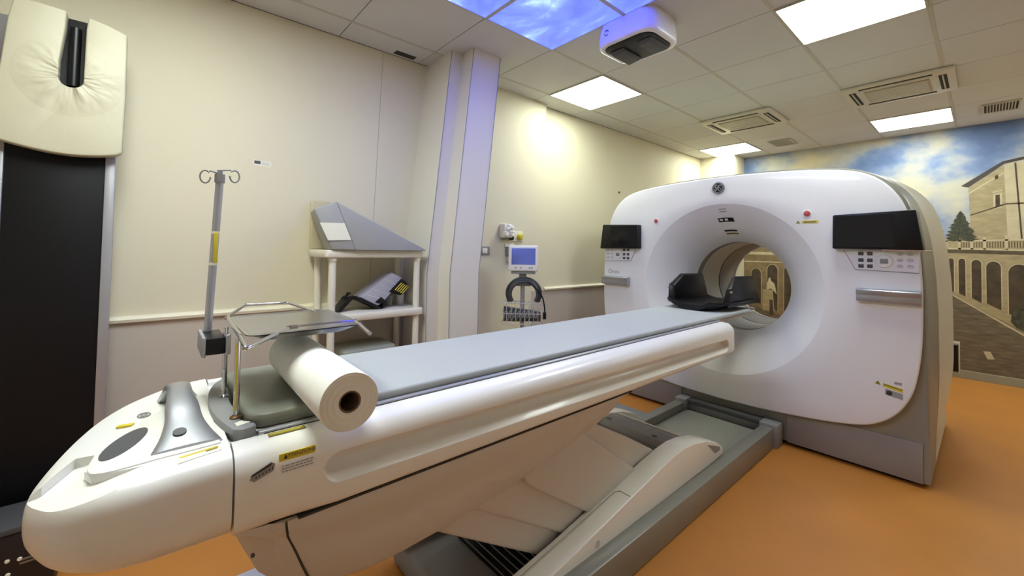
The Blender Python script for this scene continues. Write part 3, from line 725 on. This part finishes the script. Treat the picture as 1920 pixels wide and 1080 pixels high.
# telescoping covers, slanting down to the base
for (P, hw) in (([(.62, .55), (.67, .445), (1.22, .10), (1.7, .08), (1.2, .58)], .188),
                ([(.79, .55), (.815, .465), (1.4, .10), (1.8, .1), (1.3, .6)], .203),
                ([(1.02, .58), (1.03, .505), (1.055, .465), (1.10, .43), (1.56, .12), (2.0, .12), (1.33, .60)], .226),
                ([(1.28, .6), (1.72, .22), (1.98, .22), (1.98, .30), (1.74, .435), (1.5, .56), (1.45, .6)], .205)):
    MB().prism(P, 'x', XA-hw, XA+hw, .014, 3).build('lift_cover', M['beige'], ta)
bw = MB().box(-1.555, -1.135, 1.03, 2.0, .0705, .082).build('bellows', M['black'], ta, 20)
b = MB()
for k_ in range(30): b.tube([(-1.555, 1.04+.032*k_, .082), (-1.135, 1.04+.032*k_, .082)], .0028, 6)
b.build('bellows_ribs', M['grey'], bw, 40)
MB().box(-1.66, -1.08, .79, 1.03, .0, .095, .03, 3).build('base_foot', M['grey'], ta)
# base arms and cross bar
BP = [(.78, .13), (.86, .14), (1.2, .185), (1.85, .298), (1.97, .315), (2.08, .322), (2.19, .312), (2.33, .285), (2.46, .24), (2.545, .19), (2.55, .15), (2.45, .142)]
for x0, x1 in ((-1.125, -1.02), (-1.65, -1.55)):
    a = MB().prism(BP, 'x', x0, x1, .010, 3).build('base_arm', M['tablew'], ta)
    if x0 > -1.3:
        MB().prism([(2.34, .262), (2.50, .205), (2.5, .185), (2.44, .185)], 'x', x1-.002, x1+.0012).build('arm_recess', M['grey'], a, 0)
        MB().lathe([(.014, -.002), (.014, .002), (0, .002)], (x1, 1.36, .165), (1, 0, 0), 16).build('arm_cap', M['beige'], a)
        b = MB()
        b.tube([(x0+.02, .95, .1625), (x0+.085, .95, .1625), ], .0012, 5)
        b.tube([(x0+.03, .95, .158), (x0+.03, 1.58, .2525), (x0+.045, 1.6, .256), (x0+.098, 1.6, .256)], .0016, 5)
        b.build('arm_seam', M['seam'], a)
cb = MB().prism([(2.03, .25), (2.05, .288), (2.1, .3), (2.2, .3), (2.26, .286), (2.27, .25)], 'x', -1.62, -1.1, .004).build('cross_bar', M['grey'], ta)
for x in (-1.52, -1.22): MB().lathe([(.016, -.003), (.016, .001), (.013, .002), (0, .002)], (x, 2.13, .3), (0, 0, 1), 16).build('bolt', M['dgrey'], cb)
MB().box(-1.62, -1.12, 2.262, 2.276, .24, .292, .004).build('cross_bar_lip', M['tablew'], ta)

# ------------------------------------------------------------------ on the table
def soft_slab(x0, x1, y0, y1, z0, z1, r, e, n=6):
    P = lambda d, z: [(x, y, z) for x, y in rrect(x0+d, x1-d, y0+d, y1-d, max(.004, r-d), 6)]
    rs = [P(e, z0), P(e*.3, z0+e*.3), P(0, z0+e)]
    for k in range(1, n+1):
        a = PI/2*k/n; rs.append(P(e*(1-math.cos(a)), z1-e+e*math.sin(a)))
    rs.append(P(e*1.8, z1+.0001))
    return MB().loft(rs)
tag(soft_slab(-1.572, -1.105, .385, 3.24, .899, .926, .02, .009).build('table_mattress', M['vinyl'], None, 50, origin=(XA, 1.8, .899)), 'long light grey vinyl mattress lying along the patient table', 'mattress')
fc = soft_slab(-1.56, -1.112, .172, .383, .899, .9335, .05, .008).build('foot_cushion', M['dvinyl'], None, 50, origin=(XA, .28, .899))
tag(fc, 'short dark grey vinyl cushion under the paper roll at the table end', 'cushion')
MB().tube([(-1.128, .206, .905), (-1.128, .206, .928)], .0012, 5).build('cushion_seam', M['dgrey'], fc)
# paper roll
pr_ = thing('paper_roll', 'thick white paper roll lying across the foot end of the table', 'paper roll', (-1.2, .325, .934))
RC = Vector((-.895, .325, .9965)); RD = Vector((-1.0, .012, 0)).normalized(); RR = .0625; RL = .525
MB().lathe([(.0235, 0), (RR-.001, 0), (RR, .002), (RR, RL-.002), (RR-.001, RL), (.0235, RL)], RC, RD, 72).build('paper', M['paper'], pr_, 40)
MB().lathe([(.0235, RL), (.0235, .001), (.02, .0005), (.02, RL)], RC, RD, 48).build('cardboard_core', M['card'], pr_, 40)
b = MB()
for r in (.034, .046, .056): b.tube([RC+RD*(-.0002)+Vector((0, r*math.cos(a), r*math.sin(a))) for a in [2*PI*k/48 for k in range(49)]], .0006, 4)
b.build('paper_layers', M['wlabel'], pr_)
# head holder at the scanner end
hh = thing('head_holder', 'shiny black head holder cradle at the scanner end of the table', 'head holder', (XA-.02, 3.2, .93))
XH = XA-.01
hr = []
for y, zl in ((2.80, .06), (2.84, .08), (2.95, .08), (3.2, .05), (3.48, .04)):
    row = []
    out, inn = [], []
    for k in range(17):
        u = -1+k/8
        hw = (.235 if y < 3.3 else .2) if y > 2.9 else .235*(.35+.65*math.sqrt(max(0, (y-2.79)/.11)))
        x = XH+u*hw
        zb = .928+.05*abs(u)**3
        out.append((x, y, zb)); inn.append((x, y, zb+.012+zl*.4*(1-abs(u)**2)))
    hr.append(out+inn[::-1])
MB().loft(hr).build('trough', M['black'], hh, 50)
for sg in (-1, 1):
    X_ = lambda d: XH+sg*d
    A = [(X_(.215), 2.9, .955), (X_(.225), 2.93, 1.085), (X_(.2), 3.06, 1.163), (X_(.2), 3.4, 1.155), (X_(.215), 3.5, .95)]
    B = [(X_(.165), 2.92, .955), (X_(.185), 2.94, 1.075), (X_(.17), 3.07, 1.152), (X_(.17), 3.39, 1.145), (X_(.165), 3.48, .95)]
    wg = MB().hexa(A, B, .007, 2).build('side_wing', M['black'], hh)
    MB().lathe([(.009, 0), (.009, .007), (0, .008)], (X_(.222), 2.93, 1.06), (sg*.4, -1, .2), 12).build('strap_knob', M['chrome'], wg)
MB().box(XH-.1, XH+.12, 3.35, 3.365, .945, .96).box(XH-.1, XH+.12, 3.45, 3.465, .945, .96).build('cross_strap', M['chrome'], hh, 0)
# instrument tray
tt = thing('instrument_tray', 'stainless steel instrument tray on two chrome legs above the paper roll', 'tray', (-1.27, .155, .918))
def pan(z, d, r=.03): return [(x, y, z) for x, y in rrect(-1.495+d, -1.165-d, .182+d, .448-d, max(.01, r-d*.3))]
MB().loft([pan(1.110, -.010), pan(1.1125, -.004), pan(1.110, .002), pan(1.102, .014), pan(1.091, .034), pan(1.086, .052), pan(1.085, .07), pan(1.083, .07), pan(1.084, .05), pan(1.089, .031), pan(1.100, .010), pan(1.107, -.002), pan(1.108, -.010)]).build('pan', M['steel'], tt, 50)
rad = .0052; zr = 1.108
MB().tube(smoothpath([(-1.50, .174, zr), (-1.515, .174, zr), (-1.745, .248, zr+.002), (-1.762, .262, zr+.002), (-1.745, .382, zr+.002), (-1.725, .39, zr+.002), (-1.495, .41, zr), (-1.48, .41, zr)], 4), rad, 10).build('far_rail', M['chrome'], tt, 60)
MB().tube([(-1.515, .174, zr), (-1.36, .167, zr), (-1.18, .162, zr)], rad*1.15, 10).build('cross_tube', M['chrome'], tt, 60)
MB().tube(smoothpath([(-1.19, .162, zr), (-1.18, .161, zr), (-1.062, .156, zr), (-1.05, .162, zr), (-1.225, .282, zr), (-1.23, .30, zr), (-1.225, .44, zr), (-1.215, .452, zr), (-1.03, .42, zr)], 4), rad, 10).build('near_rail', M['chrome'], tt, 60)
MB().box(-1.232, -1.215, .272, .298, zr-.005, zr+.008, .003).build('rail_joint', M['chrome'], tt)
for x, y in ((-1.172, .157), (-1.352, .152)):
    near = x > -1.2
    lg = MB().tube([(x, y, .918), (x, y, zr-.003)], .0062, 14).build('leg', M['chrome'], tt, 60)
    MB().lathe([(.013, 0), (.013, .003), (.008, .006), (.0064, .008)], (x, y, .918), (0, 0, 1), 16, True).build('leg_collar', M['rust'] if near else M['chrome'], lg)
    MB().box(x+.002, x+.0072, y-.0045, y-.001, .935, 1.095 if near else .99).build('leg_sticker', M['yellow'] if near else M['wlabel'], lg, 0)
# pole
pv = thing('iv_pole', 'slim grey drip pole with two hooks clamped beside the steel tray', 'IV pole', (-1.46, .12, 1.0))
pz = lambda z: (-1.46, .1195+(z-1.05)*.038, z)
MB().tube([pz(1.03), pz(1.515)], .0098, 16).build('pole', M['alu'], pv, 60)
cl = MB().box(-1.478, -1.338, .108, .151, 1.036, 1.08, .004).build('clamp', M['black'], pv)
MB().box(-1.485, -1.334, .1, .108, 1.032, 1.084, .002).build('clamp_plate', M['alu'], cl)
MB().box(-1.40, -1.332, .151, .162, 1.034, 1.086, .002).build('clamp_plate', M['alu'], cl)
MB().lathe([(.013, .0), (.013, .024), (.007, .024), (.007, .036), (.001, .036)], pz(1.508), (0, 0, 1), 14, True).build('hook_collar', M['grey'], pv)
for s_, dz in ((-1, 0), (1, .012)):
    c = Vector(pz(1.532+dz)); P = [c]
    P += [c+Vector((-.012*s_, s_*.016, .004)), c+Vector((-.012*s_, s_*.026, .006))]
    cc = c+Vector((-.012*s_, s_*.036, -.012))
    P += [cc+Vector((0, s_*.012*math.cos(a), .018*math.sin(a))) for a in [PI*.75-k*PI*1.75/12 for k in range(13)]]
    MB().tube(P, .0022, 8).build('hook', M['grey'], pv, 60)
st = MB().box(-1.4505, -1.4475, .127, .1375, 1.275, 1.362, .001).build('pole_label', M['yellow'], pv)
MB().tube([pz(1.268), pz(1.276)], .0115, 14).tube([pz(1.358), pz(1.366)], .0105, 14).build('pole_sleeve', M['wlabel'], pv)

# ------------------------------------------------------------------ leaning board at the left
bo = thing('leaning_board', 'tall black board with silver edges leaning on the wall at the left edge', 'board', (-2.7, -.32, 0))
xf = lambda z: -2.62-.075*z/2.3
def bx(y0, y1, z0, z1, th, m, name, front=0, par=bo, bev=.004):
    A = [(xf(z0)+front, y0, z0), (xf(z0)+front, y1, z0), (xf(z1)+front, y1, z1), (xf(z1)+front, y0, z1)]
    return MB().hexa(A, [(x-th, y, z) for x, y, z in A], bev).build(name, m, par)
bx(-.485, -.185, .02, 2.335, .03, M['carbon'], 'panel')
bx(-.52, -.485, .02, 2.28, .045, M['alu'], 'edge_rail', .006); bx(-.185, -.15, .02, 2.28, .045, M['alu'], 'edge_rail', .006)
# headrest cushion with a slot cut from the top
cu = thing('slotted_cushion', 'cream vinyl cushion with a U slot strapped over the top of the leaning black board', 'cushion', (-2.66, -.3, 1.73))
cu.parent = None
yl, yr_, zb_, zt_ = -.505, -.128, 1.725, 2.32
NYC, NZC = 40, 48
def in_slot(y, z): return False
sl0, sl1, slb = -.335, -.262, 2.03
def edge_z(y):
    f = (y-yl)/(yr_-yl)
    return 1.742-.035*math.sin(f*PI*.9)
OUT = [(yl, edge_z(yl)+.01)]
for k in range(1, 20): y = yl+(yr_-yl)*k/20; OUT.append((y, edge_z(y)))
OUT += [(yr_, edge_z(yr_)+.01), (yr_+.004, 2.0), (yr_+.002, 2.30), (-.2, 2.325), (sl1+.008, 2.335), (sl1+.003, 2.28), (sl1+.002, 2.12)]
for k in range(9):
    a = -PI*k/8
    OUT.append(((sl0+sl1)/2+(sl1-sl0)/2*1.05*math.cos(a), slb+.01+.036*math.sin(a)))
OUT += [(sl0-.002, 2.12), (sl0+.012, 2.26), (sl0+.014, 2.34), (-.4, 2.345), (yl+.035, 2.345), (yl+.02, 2.25), (yl+.004, 2.0)]
bm_ = MB()
bm_.prism([(a, c) for a, c in OUT], 'x', -.004, .058, .012, 3)
bm_ = bm_
for v in bm_.bm.verts:
    v.co.x += xf(v.co.z)+.012
cbody = bm_.build('cushion_body', M['foam'], cu, 40)
nt = M['foam'].node_tree; bs = nt.nodes['Principled BSDF']
def math_n(op, a, b=None):
    n = nt.nodes.new('ShaderNodeMath'); n.operation = op
    for i_, v in enumerate((a, b)):
        if v is None: continue
        if isinstance(v, (int, float)): n.inputs[i_].default_value = v
        else: nt.links.new(v, n.inputs[i_])
    return n.outputs[0]
tcn = nt.nodes.new('ShaderNodeTexCoord'); sx_ = nt.nodes.new('ShaderNodeSeparateXYZ'); nt.links.new(tcn.outputs['Object'], sx_.inputs[0])
dy = math_n('SUBTRACT', sx_.outputs['Y'], (sl0+sl1)/2+.3); dz_ = math_n('SUBTRACT', sx_.outputs['Z'], slb+.02-1.73)
ang = math_n('ARCTAN2', dy, dz_); dist = math_n('SQRT', math_n('ADD', math_n('MULTIPLY', dy, dy), math_n('MULTIPLY', dz_, dz_)))
nz = nt.nodes.new('ShaderNodeTexNoise'); nz.noise_dimensions = '2D'; nz.inputs['Scale'].default_value = 1; nz.inputs['Detail'].default_value = 2
cv = nt.nodes.new('ShaderNodeCombineXYZ'); nt.links.new(math_n('MULTIPLY', ang, 1.9), cv.inputs[0]); nt.links.new(math_n('MULTIPLY', dist, 7), cv.inputs[1]); nt.links.new(cv.outputs[0], nz.inputs['Vector'])
fall = math_n('MAXIMUM', math_n('SUBTRACT', 1, math_n('MULTIPLY', dist, 5.5)), .04)
hgt = math_n('MULTIPLY', nz.outputs['Fac'], fall)
bp_ = nt.nodes.new('ShaderNodeBump'); bp_.inputs['Strength'].default_value = .7; bp_.inputs['Distance'].default_value = .05
nt.links.new(hgt, bp_.inputs['Height'])
old = bs.inputs['Normal'].links[0].from_socket; nt.links.new(old, bp_.inputs['Normal'])
nt.links.new(bp_.outputs['Normal'], bs.inputs['Normal'])
# black roll in the slot
MB().tube([(xf(2.0)+.022, -.296, 2.02), (xf(2.28)+.022, -.296, 2.285)], .02, 18).build('slot_post', M['black'], bo)
# case on the floor in front of the board
ca = thing('black_case', 'low black case with pale studs on the floor below the leaning board', 'case', (-2.45, -.5, 0))
MB().box(-2.57, -2.36, -.85, -.255, .0, .25, .01).build('body', M['dcase'], ca)
MB().box(-2.575, -2.355, -.855, -.25, .25, .272, .004).build('lid_strip', M['dgrey'], ca)
for y, z in ((-.372, .105), (-.345, .15), (-.375, .155), (-.37, .06), (-.4, .11)):
    MB().lathe([(.007, 0), (.006, .003), (0, .0035)], (-2.36, y, z), (1, 0, 0), 12).build('stud', M['wlabel'], ca)
MB().box(-2.361, -2.357, -.345, -.26, .143, .149).box(-2.361, -2.357, -.345, -.26, .13, .136).build('stripe', M['card'], ca, 0)

tag(MB().box(-1.975, -1.74, -.2, .56, 0, .006, .002).build('floor_plate', M['plate'], None, 32, origin=(-1.86, .2, 0)), 'pale blue grey plate lying flat on the orange floor below the table foot', 'floor plate')
# wall sticker
stk = MB().box(XW, XW+.001, .43, .525, 1.805, 1.838).build('wall_sticker', M['wlabel'], None, 0, origin=(XW, .48, 1.82))
tag(stk, 'small white and grey sticker on the cream wall above the drip pole', 'sticker')
MB().box(XW+.001, XW+.0016, .435, .468, 1.815, 1.834).build('sticker_print', M['dgrey'], stk, 0)
b = MB()
for k_ in range(3): b.box(XW+.001, XW+.0016, .475, .515, 1.813+k_*.007, 1.8145+k_*.007)
b.build('sticker_lines', M['greyink'], stk, 0)

# ------------------------------------------------------------------ plastic shelf and what it holds
sf = thing('shelving_unit', 'cream plastic shelving unit standing by the wall left of the column', 'shelf', (-2.65, 1.06, 0))
sx0, sx1, sy0, sy1 = -2.845, -2.48, .74, 1.375
def deck(z, nm):
    P = lambda d, zz: [(x, y, zz) for x, y in rrect(sx0+d, sx1-d, sy0+d, sy1-d, .02)]
    MB().loft([P(.004, z-.045), P(0, z-.04), P(0, z-.006), P(.004, z)]).build(nm, M['shelf'], sf, 40)
deck(1.305, 'top_deck'); deck(.925, 'middle_deck'); deck(.5, 'lower_deck')
for x in (-2.80, -2.515):
    for y in (.79, 1.335):
        l = MB().tube([(x, y, 0), (x, y, .456)], .021, 16).tube([(x, y, .5), (x, y, .881)], .021, 16).tube([(x, y, .925), (x, y, 1.262)], .021, 16).build('leg', M['shelf'], sf, 60)
        MB().lathe([(.026, 0), (.026, .018), (.022, .022)], (x, y, 1.24), (0, 0, 1), 16, True).build('leg_socket', M['shelf'], l)
wd = thing('foam_wedge', 'large grey foam wedge cushion lying on the top of the shelving unit', 'wedge cushion', (-2.65, 1.05, 1.305))
A = [(-2.5, .785, 1.306), (-2.5, .915, 1.306), (-2.48, 1.40, 1.308), (-2.48, 1.405, 1.318), (-2.5, .815, 1.588), (-2.5, .79, 1.588), (-2.5, .672, 1.535)]
B = [(x-.3, y+.02, z) for x, y, z in A]
F = [A[0], A[2], A[3], A[4], A[5], A[6]]
# the thick end turns towards the viewer: its end face and the long slope are both seen
wv = MB()
Pn = [(-2.50, .668, 1.537), (-2.455, .795, 1.586), (-2.43, .92, 1.31), (-2.47, .78, 1.307)]     # end face, seen left
wv.hexa([(-2.47, .77, 1.3055), (-2.47, .668, 1.537), (-2.80, .735, 1.54), (-2.80, .82, 1.3055)], [(-2.452, .905, 1.3055), (-2.452, .785, 1.583), (-2.78, .84, 1.6), (-2.78, .93, 1.3055)], .008)
wb = wv
wb.hexa([(-2.452, .903, 1.3055), (-2.452, .785, 1.583), (-2.78, .84, 1.6), (-2.78, .93, 1.3055)], [(-2.45, 1.365, 1.3055), (-2.45, 1.368, 1.312), (-2.8, 1.37, 1.312), (-2.8, 1.37, 1.3055)], .006)
wb.build('wedge_body', M['wedge'], wd, 45)
k = MB().hexa([(-2.4672, .700, 1.46), (-2.4522, .832, 1.463), (-2.4485, .872, 1.365), (-2.464, .747, 1.36)], [(-2.468, .700, 1.46), (-2.456, .832, 1.463), (-2.453, .872, 1.365), (-2.469, .747, 1.36)]).build('wedge_label', M['wlabel'], wd, 0)
tag(soft_slab(-2.845, -2.815, .745, .86, 1.306, 1.618, .012, .008).build('cream_pad', M['tan'], None, 50, origin=(-2.83, .8, 1.307)), 'cream pad standing behind the grey foam wedge against the wall', 'cushion')
# positioning device on the middle deck
dv = thing('head_support', 'lilac grey and black head support device propped on the middle shelf', 'head support', (-2.6, 1.0, .925))
xd = -2.6
def dev(P, t0, t1, nm, m, par=dv, bev=.004): return MB().prism(P, 'x', xd+t0, xd+t1, bev, 2).build(nm, m, par)
dv_b = dev([(.975, 1.0), (1.1, .945), (1.13, .965), (1.275, 1.115), (1.185, 1.162)], -.12, .03, 'padded_back', M['lilac'], dv, .012)
for k_ in range(1, 5):
    f = k_/5
    a = Vector((.985+.19*f, .99+.16*f)); c = Vector((1.1+.155*f, .955+.145*f))
    MB().tube([(xd+.031, a.x, a.y), (xd+.031, c.x, c.y)], .0016, 5).build('pad_seam', M['wlabel'], dv_b)
dev([(.955, .998), (.985, 1.01), (1.125, .932), (1.13, .926), (1.095, .926)], -.12, .035, 'black_frame', M['black'])
dev([(1.075, .972), (1.115, 1.005), (1.15, .975), (1.15, .945), (1.13, .928), (1.122, .945), (1.13, .962), (1.105, .96)], -.1, .036, 'hook_end', M['black'])
e_ = dev([(1.168, 1.035), (1.255, 1.12), (1.295, 1.085), (1.29, 1.045), (1.245, 1.005), (1.215, 1.02)], -.1, .04, 'end_cap', M['black'])
b = MB()
for k_ in range(5):
    a = Vector((1.205+.013*k_, 1.04-.0065*k_+.004)); b.tube([(xd+.041, a.x, a.y), (xd+.041, a.x+.045, a.y+.045)], .0032, 6)
b.build('yellow_bars', M['yellow'], e_)
dev([(.845, .926), (.87, .926), (.945, 1.005), (.915, 1.015)], -.09, .02, 'prop_leg', M['black'])
MB().tube([(xd-.03, .93, 1.008), (xd-.03, .985, 1.005)], .007, 8).tube([(xd-.03, .905, .998), (xd-.03, .925, 1.04)], .007, 8).tube([(xd-.03, .885, 1.0), (xd-.03, .94, 1.035)], .006, 8).build('clamp_bar', M['black'], dv, 50)
for (y, lab) in ((1.262, 'left one of two pale cups behind the head support device'), (1.345, 'right one of two pale cups behind the head support device')):
    tag(MB().lathe([(0, .0005), (.028, .0005), (.033, .07), (.031, .07), (.026, .004), (0, .004)], (-2.72, y-.03, .925), (0, 0, 1), 24).build('plastic_cup', M['grey'] if y < 1.3 else M['shelf'], None, 50, origin=(-2.72, y-.03, .925)), lab, 'cup', 'pale cups on the middle shelf')
tag(soft_slab(-2.8, -2.52, .86, 1.22, .501, .70, .05, .03).build('lower_cushion', M['dvinyl'], None, 50, origin=(-2.65, 1.04, .5)), 'dark grey cushion on the lowest shelf, half hidden by the table', 'cushion')

# ------------------------------------------------------------------ patient monitor on its stand
MOP = (-2.47, 2.265, 0)
mo = thing('patient_monitor', 'small white vital signs monitor with lit screen on a wheeled stand by the wall', 'patient monitor', MOP)
xm = -2.42; MOR = -.72
md = MB().box(xm-.07, xm+.02, 2.148, 2.385, 1.15, 1.356, .012, 3).build('monitor_case', M['tablew'], mo)
MB().box(xm+.018, xm+.0215, 2.172, 2.362, 1.203, 1.334).build('screen', ramp_mat('lit_blue_screen', [(.3, (40, 45, 90)), (.7, (110, 130, 235))], 1.2, 2, emission=.5), md, 0)
for k_, y in enumerate((2.2, 2.24, 2.31, 2.328)): MB().box(xm+.018, xm+.0215, y, y+.012, 1.172, 1.184).build('button', M['greyink'], md, 0)
MB().box(xm-.08, xm+.005, 2.17, 2.365, 1.128, 1.15, .004).build('monitor_plate', M['grey'], mo)
MB().box(xm-.075, xm-.025, 2.235, 2.295, 1.10, 1.13, .004).box(xm-.08, xm-.01, 2.2, 2.33, 1.03, 1.05, .004).build('pole_bracket', M['grey'], mo)
MB().tube([(xm-.05, 2.265, .06), (xm-.05, 2.265, 1.12)], .017, 14).build('pole', M['alu'], mo)
MB().lathe([(.05, .09), (.26, .05), (.27, .03), (.25, .025)], (xm-.05, 2.265, 0), (0, 0, 1), 5, True).build('wheel_base', M['grey'], mo)
for k_ in range(5):
    a = 2*PI*k_/5
    MB().lathe([(.022, -.01), (.025, -.006), (.025, .006), (.022, .01)], (xm-.05+.24*math.cos(a), 2.265+.24*math.sin(a), .0255), (math.sin(a), -math.cos(a), 0), 14, True).build('castor', M['black'], mo)
for r, dx, off in ((.112, .02, 0), (.098, .045, .008), (.122, -.01, .012)):
    P = [(xm+dx-.03, 2.265+.01+(r+off)*1.02*math.cos(a), .97+r*math.sin(a)) for a in [-.6+(PI+1.2)*k_/24 for k_ in range(25)]]
    MB().tube(P, .0125, 10).build('hose', M['hose'], mo, 60)
P = smoothpath([(xm+.02, 2.30, 1.07), (xm+.03, 2.36, 1.03), (xm+.03, 2.42, .95), (xm+.03, 2.44, .86), (xm+.03, 2.44, .81)], 5)
cb_ = MB().tube(P, .006, 8).build('cable', M['black'], mo, 60)
MB().box(xm+.018, xm+.042, 2.427, 2.453, .775, .83, .004).build('plug', M['black'], cb_)
# wire basket
bk = MB()
bx0, bx1, by0, by1, bz0, bz1 = xm-.05, xm+.1, 2.105, 2.42, .745, .905
for z in (bz0, bz1, (bz0+bz1)/2):
    bk.tube([(bx0, by0, z), (bx1, by0, z), (bx1, by1, z), (bx0, by1, z), (bx0, by0, z)], .0032, 6)
for k_ in range(1, 9):
    y = by0+(by1-by0)*k_/9; bk.tube([(bx0, y, bz1), (bx0, y, bz0), (bx1, y, bz0), (bx1, y, bz1)], .0018, 5)
bk.build('basket', M['clear'], mo, 60)
tag(MB().prism([(2.115, .755), (2.2, .752), (2.41, .757), (2.41, .83), (2.25, .85), (2.115, .87)], 'x', xm-.02, xm+.03, .006).build('tubing_bundle', M['hose'], None, 32, origin=MOP), 'dark folded bundle of tubing inside the wire basket of the monitor', 'tubing')
b = MB()
for k_ in range(7):
    y = 2.115+k_*.034; b.tube(smoothpath([(xm+.05, y, .765), (xm+.065, y+.02, .84), (xm+.06, y+.05, .79), (xm+.07, y+.07, .86)], 5), .006, 7)
tag(b.build('coiled_leads', M['grey'], None, 60, origin=MOP), 'pale grey monitor leads looped in the front of the wire basket', 'cable')
for o_ in (mo, bpy.data.objects['tubing_bundle'], bpy.data.objects['coiled_leads']): o_.rotation_euler.z = MOR
# wall outlets
XP = XW+.06
wp = thing('wall_dispenser', 'white crumpled dispenser box fixed to wall above the monitor', 'dispenser', (XP+.05, 2.33, 1.41))
MB().box(XP, XP+.075, 2.285, 2.385, 1.425, 1.545, .012).build('box', M['wlabel'], wp)
random.seed(5)
b = MB()
for k_ in range(12):
    c = Vector((XP+.075+random.uniform(0, .01), 2.335+random.uniform(-.04, .04), 1.5+random.uniform(-.05, .035)))
    b.lathe([(0.001, -.018), (.016, -.008), (.02, .004), (.009, .016), (.001, .019)], c, (random.uniform(-1, 1), random.uniform(-1, 1), random.uniform(-1, 1)), 7)
b.build('crumpled_paper', M['paper'], wp, 20)
MB().box(XP, XP+.03, 2.30, 2.37, 1.405, 1.425, .004).build('holder', M['greyink'], wp)
o1 = thing('gas_outlet', 'wall plate with a black and a yellow gas outlet right of the dispenser', 'gas outlet', (XP, 2.49, 1.44))
MB().box(XP, XP+.012, 2.385, 2.56, 1.395, 1.487, .004).build('plate', M['rail'], o1)
MB().lathe([(.022, 0), (.022, .03), (.014, .035), (.001, .035)], (XP+.012, 2.405, 1.425), (1, 0, 0), 18).build('black_outlet', M['black'], o1)
MB().lathe([(.03, 0), (.03, .02), (.018, .034), (.001, .034)], (XP+.012, 2.515, 1.438), (1, 0, 0), 20).build('yellow_outlet', M['yellow'], o1)
o2 = thing('vacuum_regulator', 'small grey regulator on the wall half hidden behind the monitor', 'regulator', (XP, 2.41, 1.3))
MB().box(XP, XP+.02, 2.35, 2.45, 1.345, 1.375, .004).build('rail_clip', M['rail'], o2)
MB().box(XP, XP+.04, 2.362, 2.432, 1.265, 1.345, .006).build('body', M['grey'], o2)
MB().box(XP, XP+.035, 2.372, 2.42, 1.212, 1.262, .006).build('jar', M['cream'], o2)
MB().lathe([(.014, 0), (.014, .012), (.001, .013)], (XP+.04, 2.395, 1.305), (1, 0, 0), 14).build('knob', M['wlabel'], o2)
o3 = thing('wall_socket', 'grey framed wall socket beside the tall column', 'socket', (XP, 2.13, 1.3))
MB().box(XP, XP+.01, 2.088, 2.18, 1.27, 1.344, .003).build('frame', M['grey'], o3)
MB().box(XP+.01, XP+.014, 2.098, 2.15, 1.285, 1.33, .002).build('socket_insert', M['wlabel'], o3)
tag(MB().lathe([(.012, 0), (.012, .01), (.001, .012)], (XW, 4.17, 2.02), (1, 0, 0), 14).build('wall_hook', M['dgrey'], None, 40, origin=(XW, 4.17, 2.02)), 'tiny dark knob high on the cream wall left of the scanner', 'hook')
